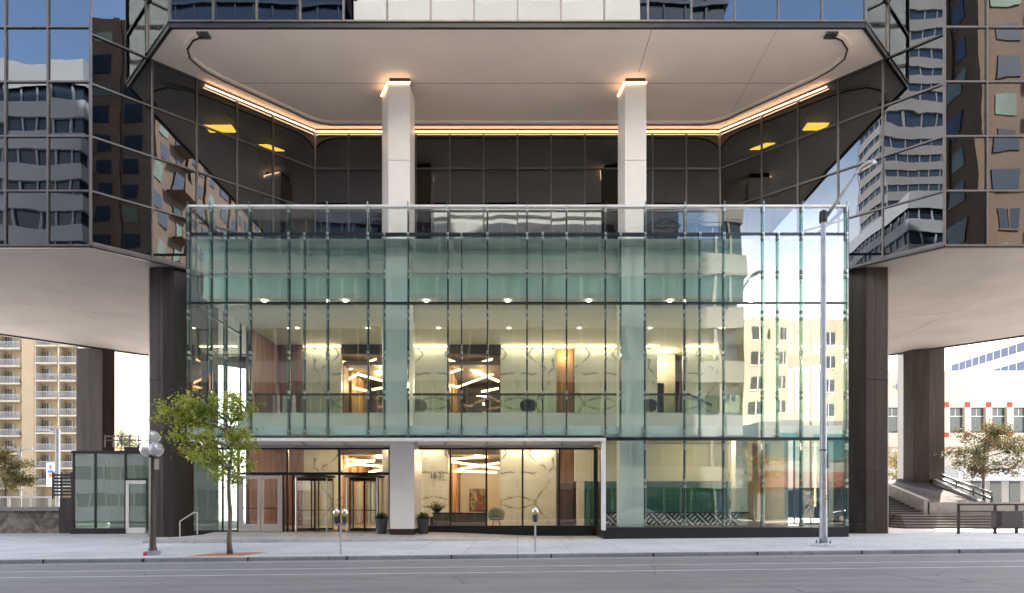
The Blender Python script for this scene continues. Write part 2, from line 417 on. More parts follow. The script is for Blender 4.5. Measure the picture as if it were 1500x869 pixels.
for k in range(-9, 10):
    x = WX(662, 22.1)+3.3*k+rng.uniform(-.1,.1); z = zroad(x); m.box(x-.022,x+.022,22.085,22.30,z-.10,z+.006); m.box(x-.02,x+.02,22.07,22.09,z-.125,z-.02)
tag(m.build('kerb_joint', M['trim_dark'], origin=(0,22.1,0)), kind='structure')
# lane lines
for k, (y, w) in enumerate(((19.25,.11),(17.6,.12))):
    m = MB(); xs = [-60,-30,0,30,60]
    for a, b in zip(xs[:-1], xs[1:]): m.quad((a,y-w/2,zroad(a)-.126),(b,y-w/2,zroad(b)-.126),(b,y+w/2,zroad(b)-.126),(a,y+w/2,zroad(a)-.126))
    tag(m.build('lane_line', M['line'], origin=(0,y,0)), kind='structure')
# gutter pan
m = MB()
for a, b in ((-60,0),(0,60)): m.quad((a,21.55,zroad(a)-.125),(b,21.55,zroad(b)-.125),(b,22.085,zroad(b)-.122),(a,22.085,zroad(a)-.122))
tag(m.build('gutter', mk_concrete('gutter_concrete', (.33,.31,.30), 6.1, .5), origin=(0,21.8,0)), kind='structure')

# entrance terrace: rises gently from the pavement to the doors
def zter(x, y):
    base = .12 + .20*clampf((y-30.0)/3.0, 0, 1)
    if x < -17.0: base -= 0
    k = clampf((x+4.5)/6.5, 0, 1); k = k*k*(3-2*k)
    return (1-k)*base + k*(zg(x,y)+.006)
xs = frange(-14.6, 2.6, .8); ys = [29.6, 29.62] + frange(30, 33.2, .8)
m = MB(); nx = len(xs)
vs = [(x, y, (zg(x,y)-.02 if y < 29.61 else zter(x, max(y,30)))) for y in ys for x in xs]
fs = [(j*nx+i, j*nx+i+1, (j+1)*nx+i+1, (j+1)*nx+i) for j in range(len(ys)-1) for i in range(nx-1)]
m.add(vs, fs)
tag(m.build('entrance_terrace', M['terrace'], origin=(0,0,0)), kind='structure')
m = MB()
for i in range(3): m.box(-16.3+.55*i, -14.6-.001*i, 29.7+.0*i+.002*i, 33.2, -.3, -.05+.075*(i+1)+.0)
tag(m.build('entrance_steps', M['terrace'], origin=(0,0,0)), kind='structure')

# ------------------------------------------------------------------ office tower
SW, SU, TOP = 13.3, 22.84, 76.0
tower = empty('office_tower', (0, 45, 0), 'dark glass office tower with octagonal wings and a deep recessed bay over the entrance', 'office tower')
angX = [11.45, 13.2, 14.58, 16.0, 17.45, 19.25]
class PaneBin:
    def __init__(s): s.items = []
    def add(s, a, b, c, d):   # corners: bottom-left, bottom-right, top-right, top-left (seen from outside)
        s.items.append((a, b, c, d))
def pane_mesh(m, q, wob, n=4):
    a, b, c, d = [Vector(p) for p in q]; nn = (b-a).cross(d-a).normalized()
    k = rng.uniform(-1,1)*wob; tx = rng.uniform(-1,1)*wob; ty = rng.uniform(-1,1)*wob; ph = rng.uniform(0,6.28)
    vs = []
    for j in range(n+1):
        for i in range(n+1):
            u, v = i/n, j/n
            p = (a*(1-u)+b*u)*(1-v) + (d*(1-u)+c*u)*v
            h = k*4*(u*(1-u)+v*(1-v)) + tx*(u-.5) + ty*(v-.5) + wob*.35*math.sin(ph+u*5.0)*math.sin(ph*1.7+v*5.5)
            vs.append(p + nn*h)
    fs = [(j*(n+1)+i, j*(n+1)+i+1, (j+1)*(n+1)+i+1, (j+1)*(n+1)+i) for j in range(n) for i in range(n)]
    m.add(vs, fs)
def in_frame(q):
    c = sum((Vector(p) for p in q), Vector())/4
    best = 0
    for p in list(q)+[c]:
        if p[1] < 1: continue
        x, y = PX(*p)
        if -5 < x < 1505 and -5 < y < 875: best = 1
    if not best: return 0
    p = [PX(*v) for v in q]
    return abs(sum(p[i][0]*p[(i+1)%4][1]-p[(i+1)%4][0]*p[i][1] for i in range(4)))/2
def build_panes(items, name, mat, parent, wob, cap=100):
    sc = sorted(((in_frame(q), i) for i, q in enumerate(items)), reverse=True)
    show = {i for a, i in sc[:cap] if a > 0}
    rest = MB(); 
    for i, q in enumerate(items):
        if i in show:
            m = MB(); pane_mesh(m, q, wob); m.build(name, mat, parent, smooth=True)
        else: pane_mesh(rest, q, wob, 2)
    if rest.v:
        o = rest.build(name, mat, parent, smooth=True); o['kind'] = 'stuff'
tpanes = []
mull = {}
def facade(key, stations, zs, out, mw=.075, skip=None):
    """stations: plan points left->right seen from outside; zs: levels; out: outward normal (plan)"""
    mm = mull.setdefault(key, MB()); o = Vector((out[0], out[1], 0)).normalized()
    for (a, b) in zip(stations[:-1], stations[1:]):
        for z0, z1 in zip(zs[:-1], zs[1:]):
            if skip and skip(a, b, z0, z1): continue
            lean = .07 if key == 'recess_wall' else 0
            tpanes.append(((a[0],a[1]-lean,z0),(b[0],b[1]-lean,z0),(b[0],b[1],z1),(a[0],a[1],z1)))
    for p in stations:
        c = Vector((p[0],p[1],0))+o*.03
        mm.beam((c.x,c.y,zs[0]),(c.x,c.y,zs[-1]), mw, .10, up=o)
    for z in zs:
        a = Vector((stations[0][0],stations[0][1],z))+o*.028; b = Vector((stations[-1][0],stations[-1][1],z))+o*.028
        mm.beam(a, b, .09, mw)
zw = [SW + 2.46*i for i in range(int((TOP-SW)/2.46)+1)]
zr = [14.62+.0, 15.76, 18.22, 20.60, SU]
zu = [SU] + [23.14+2.46*i for i in range(22)]; zu = [SU] + [z for z in zu[1:] if z > SU+1 and z < TOP]
BAY = 1.908
sq = .70710678
# wings front: left, right
def lw(s):
    st = [(s*19.25, 30.8)]
    x = 19.25
    while x + BAY < 38: x += BAY; st.append((s*x, 30.8))
    st.append((s*38, 30.8))
    return st
facade('left_wing', lw(-1)[::-1], zw, (0,-1)); facade('right_wing', lw(1), zw, (0,-1))
# far chamfers of the wings (just off the frame)
def seg(a, b, n): return [(a[0]+(b[0]-a[0])*i/n, a[1]+(b[1]-a[1])*i/n) for i in range(n+1)]
facade('left_wing_return', seg((-44,36.8),(-38,30.8),4), zw, (-1,-1)); facade('right_wing_return', seg((38,30.8),(44,36.8),4), zw, (1,-1))
# angled walls: low part (13.3..22.84) whole length; above only the outer piece up to the chamfer
angL = [(-x, 50.05-x) for x in angX]   # from inner to outer
angR = [(x, 50.05-x) for x in angX]
zlow = [SW, 15.76, 18.22, 20.60, SU]
def hidden_low(a, b, z0, z1):
    return False
facade('left_bay_wall', angL[::-1], zlow, (1,-1)); facade('right_bay_wall', angR, zlow, (-1,-1))
zhi = [SU]+[z for z in zw if z > SU+.6]
facade('left_bay_upper', [(-19.25,30.8),(-17.55,32.5)], zhi, (1,-1)); facade('right_bay_upper', [(17.55,32.5),(19.25,30.8)], zhi, (-1,-1))
# recess back wall
back = [(-11.45+BAY*i, 38.6) for i in range(13)]
facade('recess_wall', back, zr, (0,-1))
# upper block front + its chamfers
upf = [(-15.4+1.925*i, 30.25) for i in range(17)]
zup = [SU+.18] + [z for z in [25.4+2.46*i for i in range(21)] if z < TOP]
facade('upper_block', upf, zup, (0,-1))
facade('upper_block_left', [(-17.55,32.4),(-15.4,30.25)], zup, (-1,-1)); facade('upper_block_right', [(15.4,30.25),(17.55,32.4)], zup, (1,-1))
build_panes(tpanes, 'window_pane', M['dark_glass'], tower, .0042)
for k, mm in mull.items(): mm.build('mullion_grid', M['mullion_dark'], tower)
# rear shell, roof, slabs, cores
halfR = [(44,36.8),(44,38.2),(29,53.2),(15,67),(-15,67),(-29,53.2),(-44,38.2),(-44,36.8)]
m = MB()
for a, b in zip(halfR[:-1], halfR[1:]): m.quad((a[0],a[1],SW),(b[0],b[1],SW),(b[0],b[1],TOP),(a[0],a[1],TOP))
m.build('rear_wall', M['dark_interior'], tower)
full = [(-15.35,30.3),(15.35,30.3),(17.5,32.5),(19.25,30.85),(38,30.85),(43.9,36.8),(43.9,38.2),(28.9,53.1),(15,66.9),(-15,66.9),(-28.9,53.1),(-43.9,38.2),(-43.9,36.8),(-38,30.85),(-19.25,30.85),(-17.5,32.5)]
m = MB(); m.prism(full, TOP-.2, TOP); m.build('roof', M['dark_interior'], tower)
low = [(-11.4,38.68),(11.4,38.68),(19.25,30.87),(38,30.85),(43.9,36.8),(43.9,38.2),(28.9,53.1),(15,66.9),(-15,66.9),(-28.9,53.1),(-43.9,38.2),(-43.9,36.8),(-38,30.85),(-19.25,30.87)]
for z in (18.3,): 
    m = MB(); m.prism(low, z-.3, z); m.build('floor_slab', M['dark_interior'], tower)
for z in (27.6, 32.5, 42, 52, 62):
    m = MB(); m.prism(full, z-.3, z); m.build('floor_slab', M['dark_interior'], tower)
m = MB(); m.box(-10,10,46,60,SW+.1,TOP-.3); m.box(24,34,37.5,44,SW+.1,TOP-.3); m.box(-34,-24,37.5,44,SW+.1,TOP-.3); m.build('core', M['dark_interior'], tower)
# soffits
cen = [(-15.4,30.3),(15.4,30.3),(17.5,32.4),(11.4,38.55),(-11.4,38.55),(-17.5,32.4)]
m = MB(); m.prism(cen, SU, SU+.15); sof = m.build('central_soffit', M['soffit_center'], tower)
up_in = [(-15.3,30.35),(15.3,30.35),(17.4,32.5),(11.4,38.7),(11.4,38.9),(43,39),(15,66),(-15,66),(-43,39),(-11.4,38.9),(-11.4,38.7),(-17.4,32.5)]
m = MB(); m.prism([(19.2,30.9),(38,30.9),(43.8,36.8),(43.8,38.2),(28.8,53),(15,66.8),(-15,66.8),(-28.8,53),(-43.8,38.2),(-43.8,36.8),(-38,30.9),(-19.2,30.9),(-11.4,38.75),(11.4,38.75)], SU+.02, SU+.2); m.build('floor_slab', M['dark_interior'], tower)
for s in (-1, 1):
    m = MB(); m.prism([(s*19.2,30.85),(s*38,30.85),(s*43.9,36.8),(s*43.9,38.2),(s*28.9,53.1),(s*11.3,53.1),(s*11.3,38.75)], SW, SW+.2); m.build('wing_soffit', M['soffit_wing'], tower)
# soffit edge trims
m = MB()
def trim(m, pts, z, w=.16, h=.16):
    for a, b in zip(pts[:-1], pts[1:]): m.beam((a[0],a[1],z),(b[0],b[1],z), w, h)
trim(m, [(-17.5,32.4),(-15.4,30.3),(15.4,30.3),(17.5,32.4)], SU+.06, .14, .30); m.build('soffit_trim', M['trim_dark'], tower)
for s in (-1,1):
    m = MB(); trim(m, [(s*38,30.83),(s*19.25,30.83),(s*11.5,38.58)], SW-.02, .12, .16); m.build('soffit_trim', M['trim_dark'], tower)
    m = MB(); trim(m, [(s*43.9,38.2),(s*28.9,53.1),(s*12,53.1)], SW-.02, .2, .16); m.build('soffit_trim', M['trim_dark'], tower)
# seams in soffits
m = MB(); m.box(-15.2,15.3,34.35,34.375,SU-.006,SU-.002); m.beam((6.0,30.5,SU-.004),(5.95,33.5,SU-.004),.025,.004); m.beam((11.6,30.5,SU-.005),(11.6,38,SU-.005),.012,.004); m.build('soffit_seam', M['mullion_dark'], sof)
for s in (-1,1):
    m = MB(); m.beam((s*20,44.0,SW-.004),(s*40,35.5,SW-.004),.03,.004); m.beam((s*26.5,31.2,SW-.0045),(s*26.5,53,SW-.0045),.02,.004); m.build('soffit_seam', M['mullion_dark'], tower)
# window-washing track curved round the soffit
def track_pts():
    r = [(-14.2,30.75),(-14.75,31.0),(-15.3,31.6),(-15.5,32.3),(-15.25,33.1),(-14.7,33.9),(-12.0,36.75),(-11.5,37.35),(-10.9,37.75),(-10.3,37.9)]
    return r + [(-x,y) for x, y in r[::-1]]
m = MB(); tp = track_pts()
for off, wd, zz, hh in ((0,.34,SU-.05,.10),):
    for a, b in zip(tp[:-1], tp[1:]): m.beam((a[0],a[1],zz),(b[0],b[1],zz),wd,hh)
m.build('track_channel', M['soffit_center'], sof)
m = MB()
for a, b in zip(tp[:-1], tp[1:]): m.beam((a[0],a[1]+.05,SU-.115),(b[0],b[1]+.05,SU-.115),.07,.03)
m.build('track_slot', M['trim_dark'], sof)
m = MB(); m.box(-14.4,-13.9,30.6,31.0,SU-.1,SU-.002); m.build('track_end', M['mullion_dark'], sof)
m = MB(); m.box(13.9,14.4,30.6,31.0,SU-.1,SU-.002); m.build('track_end', M['mullion_dark'], sof)
# LED line round the top of the recess
ledp = [(-15.65,34.22),(-11.33,38.46),(11.33,38.46),(15.55,34.32)]
for a, b in zip(ledp[:-1], ledp[1:]):
    m = MB(); m.beam((a[0],a[1],SU-.20),(b[0],b[1],SU-.20),.04,.045); m.build('led_strip', M['led'], tower)
    m = MB(); m.beam((a[0],a[1]-.06,SU-.28),(b[0],b[1]-.06,SU-.28),.03,.02); m.build('led_rail', M['trim_dark'], tower)
# ceiling lights glimpsed behind the dark glass
for (px, py, w, dx) in ((323,188,1.5,0),(398,216,.55,.35),(1195,185,1.2,0),(1117,214,.55,-.35)):
    Y = (22.55-EYE)/((CY-py)/F); x = WX(px, Y)
    m = MB(); m.prism([(x-w/2-dx,Y-.35),(x+w/2-dx,Y-.35),(x+w/2+dx,Y+.35),(x-w/2+dx,Y+.35)], 22.50, 22.55); m.build('ceiling_light', M['yellow_light'], tower)
# white columns
for k, (xa, xb, back_in) in enumerate(((-6.41,-5.33,-.55),(5.34,6.40,-.18))):
    poly = [(xa,33.9),(xb,33.9),(xb+.02,35.3),(xa+back_in,35.1)]
    m = MB(); m.prism(poly, .3, 18.72); m.prism([(p[0],p[1]) for p in poly], 18.74, SU-.3); c = m.build('column', M['panel_white'], tower, bevel=.012)
    m = MB(); m.prism([(xa+.04,33.95),(xb-.04,33.95),(xb-.04,35.1),(xa+.06,35.0)], SU-.35, SU+.01); m.build('column_reveal', M['trim_dark'], c)
    m = MB(); m.beam((xa-.02,33.86,SU-.27),(xb+.02,33.86,SU-.27),.04,.05); m.beam((xa-.03,33.86,SU-.27),(xa+back_in-.03,35.0,SU-.27),.04,.05); m.build('led_strip', M['led'], c)
# bronze piers
def pier(poly, z0, z1, joints, seams):
    m = MB(); zs = [z0]+joints+[z1]
    for a, b in zip(zs[:-1], zs[1:]): m.prism(poly, a+(.012 if a != z0 else 0), b)
    ins = [(p[0]+(sum(q[0] for q in poly)/len(poly)-p[0])*.02, p[1]+(sum(q[1] for q in poly)/len(poly)-p[1])*.02) for p in poly]
    m.prism(ins, z0, z1-.01)
    p = m.build('pier', M['bronze'], tower, bevel=.01)
    m = MB()
    for (x, y) in seams: m.box(x-.008,x+.008,y-.003,y+.003,z0+.5,z1-.05)
    if seams: m.build('panel_seam', M['trim_dark'], p)
pl = [(-18.35,33.95),(-18.1,33.6),(-17.4,33.5),(-16.85,33.5),(-15.75,34.55),(-15.6,35.6),(-16.6,36.8),(-18.1,36.8)]
pier(pl, -.3, SW-.01, [.62,3.25,7.75], [(-17.62,33.525)])
pr = [(16.15,34.9),(16.4,33.95),(17.15,33.55),(18.2,33.55),(18.75,34.5),(18.75,35.8),(17.8,36.9),(16.4,36.9)]
pier(pr, -.3, SW-.01, [.72,3.25,7.75], [(17.6,33.545)])
pier([(-32.9,50.9),(-30.95,50.9),(-30.35,51.45),(-31.5,53.0),(-32.6,53.0)], -.3, SW-.01, [4.6], [(-31.9,50.895)])
pier([(29.45,52.1),(29.75,51.3),(30.75,50.95),(31.85,50.9),(32.1,53.0),(29.6,53.2)], -.3, SW-.01, [7.4], [])
# lower core behind the lobby
m = MB(); m.box(-13,13,50.2,60,-.2,SW-.02); m.build('core', M['dark_interior'], tower)

# ------------------------------------------------------------------ glass pavilion
pav = empty('glass_pavilion', (0, 35, 0), 'green tinted three storey glass entrance box with vertical fins under the tower', 'glass pavilion')
YF = 30.0
def gx(px): return WX(px, YF)
def gz(py): return WZ(py, YF)
mains = [277,309,366.6,423,480,539,598,656,714,772,830,887,945,1003,1060,1117,1174,1239]
secs = [331,446,563,676,795,909,1025,1139]
zT, z1_, z2_, z3_, zB = gz(303), gz(343), gz(444), gz(641), gz(772)
pv = []
def rowpanes(xs, za, zb):
    out = []
    for a, b in zip(xs[:-1], xs[1:]): out.append(((a,YF,za),(b,YF,za),(b,YF,zb),(a,YF,zb)))
    return out
X1 = [gx(p) for p in mains]; X2 = sorted(gx(p) for p in mains+secs)
Xg = [gx(p) for p in (884,)+tuple(p for p in mains if p > 900)]
build_panes(rowpanes(X1, z1_, zT), 'window_pane', M['lobby_glass'], pav, .004)
build_panes(rowpanes(X2, z2_, z1_), 'window_pane', M['spandrel_glass'], pav, .004)
build_panes(rowpanes(X2, z3_, z2_), 'window_pane', M['box_glass'], pav, .005)
build_panes(rowpanes(Xg, zB, z3_-.12), 'window_pane', M['ground_glass'], pav, .004)
# side glass
xl, xr = X1[0], X1[-1]
for x, s in ((xl,-1),(xr,1)):
    q = []
    ys = [30.0,31.8,33.6,35.6]
    for a, b in zip(ys[:-1], ys[1:]):
        for za, zb in ((max(zB,.6) if s > 0 else z3_, z2_),(z2_, SW-.05)):
            q.append(((x,a,za),(x,b,za),(x,b,zb),(x,a,zb)) if s > 0 else ((x,b,za),(x,a,za),(x,a,zb),(x,b,zb)))
    build_panes(q, 'side_pane', M['side_glass'], pav, .003)
    m = MB()
    for a in ys[1:]: m.box(x-.04,x+.04,a-.04,a+.04,(zB if s > 0 else z3_),SW-.05)
    m.box(x-.045,x+.045,30.0,35.6,z2_-.05,z2_+.05); m.box(x-.06,x+.06,30.1,33.0,zT-.1,zT); m.build('side_mullion', M['mullion_teal'], pav)
# mullions
for px in mains:
    x = gx(px); top = zT
    m = MB(); zb = z3_ if px < 880 else zB
    m.box(x-.035,x+.035,YF+.02,YF+.16,zb,top-.03); m.build('mullion', M['mullion_teal'], pav)
for px in secs:
    x = gx(px); m = MB(); m.box(x-.03,x+.03,YF+.02,YF+.14,z3_,z1_); m.build('mullion', M['mullion_teal'], pav)
for z, h, xa in ((z1_,.12,xl),(z2_,.09,xl),(z3_-.06,.14,xl)):
    m = MB(); m.box(xa,xr,YF-.02,YF+.15,z-h/2,z+h/2); m.build('transom', M['mullion_teal'], pav)
m = MB(); m.box(xl-.03,xr+.03,YF-.10,YF+.16,zT-.035,zT+.05); m.build('roof_rail', M['white_metal'], pav)
# fins with paired clamps
cl_rows = [(343.5,350),(398,406),(457,467),(517,525),(575,583),(632,638)]
def fin(px, za, zb, rows):
    x = gx(px) ; m = MB(); m.box(x-.013,x+.013,YF-.19,YF-.022,za,zb); f = m.build('glass_fin', M['fin_glass'], pav)
    for (ya, yb) in rows:
        for y in (ya, yb):
            m = MB(); z = gz(y); m.box(x-.05,x+.05,YF-.11,YF-.005,z-.065,z+.065); m.box(x-.03,x+.03,YF-.17,YF-.105,z-.04,z+.04)
            m.build('clamp', M['clamp'], f)
for px in mains: fin(px, z3_+.02, gz(297), [(305.5,309.5)]+cl_rows)
for px in secs: fin(px, z3_+.02, z1_, cl_rows)
for px in [p for p in mains if p > 930]: fin(px, zB+.02, z3_-.15, [(652,657),(704,713),(763,768)])
# corner jamb
for x in (xl-.07, xr+.07):
    m = MB(); m.box(x-.05,x+.05,YF-.05,YF+.2,(z3_ if x < 0 else zB),zT); m.build('corner_post', M['mullion_teal'], pav)
# plinths
m = MB(); x0 = gx(884); m.add([(x0,YF-.06,-.3),(xr+.1,YF-.06,-.3),(xr+.1,YF-.06,zB-.02),(x0,YF-.06,zB-.02),(x0,33.1,-.3),(xr+.1,33.1,-.3),(xr+.1,33.1,zB-.02),(x0,33.1,zB-.02)], [(0,1,2,3),(5,4,7,6),(4,0,3,7),(1,5,6,2),(3,2,6,7),(4,5,1,0)]); m.build('plinth', M['black'], pav)
# ---- roof deck, spandrel block, ceilings, slabs
hexp = lambda d: [(xl+d,YF+.2+d),(xr-d,YF+.2+d),(xr-d,35.55),(11.4,38.5),(-11.4,38.5),(xl+d,35.85)]
m = MB(); m.prism(hexp(.1), SW-.05, SW+.12); m.build('roof_deck', M['gray_ceiling'], pav)
m = MB(); m.box(xl+.12,xr-.12,YF+1.12,YF+1.3,11.02,SW-.06); m.build('spandrel_panel', M['spandrel_box'], pav)
m = MB(); m.box(xl+.12,xr-.12,YF+1.0,YF+1.115,12.15,12.7); m.build('spandrel_band', M['gray_ceiling'], pav)
m = MB(); m.box(xl+.12,xr-.12,YF+1.05,50,11.0,11.2); ceil = m.build('ceiling', M['gray_ceiling'], pav)
for a, b in ((565,600),(908,943)):
    m = MB(); m.box(WX(a,30.75),WX(b,30.75),30.75,31.75,.4 if a > 700 else 4.7,SW-.06); m.build('column_casing', M['casing'], pav)
m = MB(); m.box(xl+.1,X1[-1]-.1,33.2,49.9,.05,.40); m.box(gx(886),xr-.1,30.1,33.2,.05,.398); m.build('lobby_floor', simple('lobby_floor', (.35,.30,.24), .3), pav)
YM = 34.0
m = MB(); m.box(xl+.5,xr-.2,YM,39.9,5.02,6.2); mez = m.build('mezzanine', simple('mezzanine_white', (.66,.65,.60), .6, 0, .03), pav)
m = MB(); m.box(xl+.1,gx(884),YF+.17,YM-.01,4.52,4.68); m.build('vestibule_roof', M['gray_ceiling'], pav)
m = MB(); m.box(xl+.1,xr-.1,YF+.17,YF+.20,z3_+.02,gz(623)); m.build('frosted_panel', M['aqua_panel'], pav)
m = MB(); m.box(WX(372,YM)+0,WX(1090,YM),YM+.05,YM+.07,6.2,7.1); m.build('guard_glass', M['rail_glass'], mez)
m = MB(); m.beam((WX(372,YM),YM+.06,7.12),(WX(1010,YM),YM+.06,7.12),.10,.10); m.beam((WX(1010,YM),YM+.06,7.12),(WX(1052,YM),YM+1.2,6.75),.10,.10); m.build('handrail', M['wood_dark'], mez)
# walls
YB = 40.0
def mx(px): return WX(px, YB)
for a, b, z0 in ((445,500,.4),(572,657,.4),(733,815,.4),(842,963,5.02),(1001,1052,5.02)):
    m = MB(); m.box(mx(a),mx(b),YB,YB+.3,z0,10.99); m.build('marble_wall', M['marble'], pav)
m = MB(); m.box(mx(403)-.0,mx(445),YB+.02,YB+.3,.4,10.99); m.build('wood_wall', M['rose_wood'], pav)
m = MB(); m.box(xl+.1,xl+.3,36.0,50,.4,10.99); m.build('side_wall', M['rose_wood'], pav)
m = MB(); m.box(mx(1052),xr-.1,YB+.01,YB+.3,.4,10.99); m.build('cream_wall', M['cream_wall'], pav)
m = MB(); m.box(xr-.35,xr-.15,36.0,50,.4,10.99); m.build('side_wall', M['cream_wall'], pav)
m = MB(); m.box(mx(815),mx(842),41.0,41.2,.4,10.99); m.build('wood_panel', M['wood'], pav)
m = MB(); m.box(mx(960),mx(1004),42.6,42.8,5.02,10.99); m.build('corridor_wall', M['cream_wall'], pav)
m = MB(); m.box(mx(966),mx(978),40.9,41.0,6.2,8.9); m.build('corridor_door', M['black'], pav)
m = MB(); m.box(xl+.3,xr-.3,49.6,49.9,.4,10.99); m.build('rear_wall', M['wood'], pav)
# elevator lobbies
for a, b in ((500,572),(657,733)):
    xa, xb = mx(a), mx(b)
    m = MB(); m.box(xa-.02,xb+.02,YB-.06,YB+.4,10.45,10.995); m.box(xa-.02,xb+.02,YB-.06,YB+.4,4.55,5.0); m.build('portal_header', M['wood_dark'], pav)
    m = MB(); m.box(xa,xb,YB+.42,48.5,9.9,10.1); m.box(xa,xb,YB+.42,48.5,4.62,5.0); m.build('lobby_ceiling', M['wood_dark'], pav)
    m = MB(); m.box(xa,xb,YB-.05,48.5,5.01,6.19); m.build('lobby_slab', M['wood_dark'], pav)
    for x, s in ((xa,1),(xb,-1)):
        m = MB()
        for k in range(4):
            y0 = YB+.5+k*2.0
            m.box(x-s*.25,x,y0,y0+1.25,.4,4.6); m.box(x-s*.25,x,y0,y0+1.25,6.2,9.9)
        m.build('wood_pilaster', M['wood'], pav)
        m = MB(); m.box(x-s*.5,x-s*.26,YB+.4,48.5,.4,9.9); m.build('elevator_wall', M['wood_dark'], pav)
    m = MB(); m.box(xa,xb,48.3,48.5,.4,4.6); m.box(xa,xb,48.3,48.5,6.2,7.1); m.build('end_wall', M['cream_wall'], pav)
    m = MB(); m.box(xa,xb,48.3,48.5,7.12,9.9); m.build('end_wall', M['wood_dark'], pav)
# coves
for a, b, z in ((446,500,10.9),(602,656,10.9),(735,815,10.9),(843,907,10.9),(946,966,10.9),(1001,1051,10.9),(613,648,4.93),(729,812,4.93)):
    m = MB(); m.box(mx(a),mx(b),YB-.12,YB-.06,z-.05,z); m.build('led_cove', M['led_soft'], pav)
    L = bpy.data.lights.new('cove_lamp', 'AREA'); L.shape = 'RECTANGLE'; L.size = abs(mx(b)-mx(a)); L.size_y = .12; L.energy = 2.6*L.size; L.color = (1,.80,.56)
    o = bpy.data.objects.new('cove_lamp', L); COL.objects.link(o); o.location = ((mx(a)+mx(b))/2, YB-.22, z-.06); o.rotation_euler = (R(-20),0,0); setparent(o, pav)
# downlights
for i in range(-3, 4):
    for Y in (31.3, 36.2):
        x = -.45+3.74*i if Y > 33 else -.45+3.72*i
        if abs(x) > 13.5: continue
        m = MB(); m.lathe([(.09,0),(.09,.02)], (x,Y,10.975), 12) if Y > 33 else m.lathe([(.09,0),(.09,.02)], (x,Y,10.93), 12); m.build('downlight', M['down'], ceil)
for i in range(-3, 4):
    x = -.45+3.74*i
    L = bpy.data.lights.new('downlight_lamp', 'SPOT'); L.energy = 27; L.spot_size = R(150); L.spot_blend = .6; L.shadow_soft_size = .12; L.color = (1,.84,.62)
    o = bpy.data.objects.new('downlight_lamp', L); COL.objects.link(o); o.location = (x,36.0,10.85); setparent(o, pav)
for (x,y,z,e) in ((mx(536),44.0,9.3,160),(mx(536),44.0,4.2,160),(mx(695),44.0,9.3,160),(mx(695),44.0,4.2,190),(mx(828),40.6,10.5,30),(mx(982),41.6,10.4,60),(-9.5,36.5,4.6,110),(-3.2,36.5,4.6,110),(1.2,36.5,4.6,80),(6,35.0,4.7,70),(10,35.0,4.7,70)):
    L = bpy.data.lights.new('lobby_lamp', 'POINT'); L.energy = e*.36; L.shadow_soft_size = .15; L.color = (1,.75,.46)
    o = bpy.data.objects.new('lobby_lamp', L); COL.objects.link(o); o.location = (x,y,z); setparent(o, pav)
# exit sign glow
m = MB(); m.box(mx(691),mx(694),38.9,38.95,WZ(497,39),WZ(486,39)); m.box(mx(688.5),mx(696.5),38.9,38.95,WZ(490,39),WZ(488,39)); m.build('exit_sign', M['exit_green'], pav)

# ---- light bars: each luminaire is a thing
def light_bars(name, label, segs):
    t = None
    c = segs[0][0]; t = empty(name, c, label, 'light fixture', 'crossing light bars in the lift lobbies')
    for a, b in segs:
        m = MB(); m.beam(a, b, .11, .11); m.build('light_bar', M['led_bar'], t)
def bars(pxs, Y):
    return [(W(a[0],a[1],Y+dy), W(b[0],b[1],Y+dy2)) for a, b, dy, dy2 in pxs]
light_bars('light_bars', 'warm glowing light bars crossing above the mezzanine in the wider dark portal', bars([((657,527),(731,559),0,1),((660,546),(721,526),0,1),((668,568),(730,545),1,2),((657,564),(672,567),1,1),((705,574),(730,569),2,2),((698,579),(713,581),3,3)], 41.5))
light_bars('light_bars', 'warm glowing light bars crossing behind the upper glass near the column', bars([((500,530),(572,542),0,1),((512,541),(551,526),0,1),((500,562),(526,547),1,1),((523,548),(572,561),1,2),((500,564),(538,573),1,2),((545,571),(572,566),2,2)], 41.5))
light_bars('light_bars', 'warm glowing light bars on the ceiling above the painting', bars([((657,673),(714,669),0,1),((657,676),(731,686),0,1.5),((670,688),(731,678),0,1),((660,690),(728,692),2,2)], 41.2))
light_bars('light_bars', 'warm glowing light bars seen through glass above the revolving doors', bars([((500,673),(548,676),0,0),((500,679),(572,684),0,1),((502,684),(549,674),1,1),((540,692),(572,686),1,1)], 41.2))

# ---- ground floor entrance (recessed)
YD = 33.0
def dx(px): return WX(px, YD)
def dz(py): return WZ(py, YD)
zH = dz(657); z0d = .33
# canopy
m = MB(); m.box(gx(283),gx(886.5),29.72,29.99,gz(647),gz(642.5)); m.build('canopy_edge', M['white_metal'], pav)
can = MB(); can.box(gx(283),gx(880),29.99,33.4,4.46,4.515); can = can.build('canopy_soffit', M['white_paint'], pav)
m = MB(); m.box(gx(283),gx(880),32.78,32.93,zH+.02,4.455)
for px in (290,360,440,500,613,655,715,770,825,878): m.beam((gx(px),29.95,4.43),(dx(px+ (12 if px<600 else -4)),32.8,4.43),.05,.06)
m.build('canopy_frame', simple('canopy_frame', (.42,.42,.43), .4, .3), pav)
m = MB(); m.box(gx(880.5),gx(886.5),29.75,30.02,.5,gz(646)); m.build('corner_frame', M['white_metal'], pav)
m = MB(); m.box(dx(284),dx(874),32.97,33.07,zH-.06,zH+.06); m.build('header', M['black'], pav)
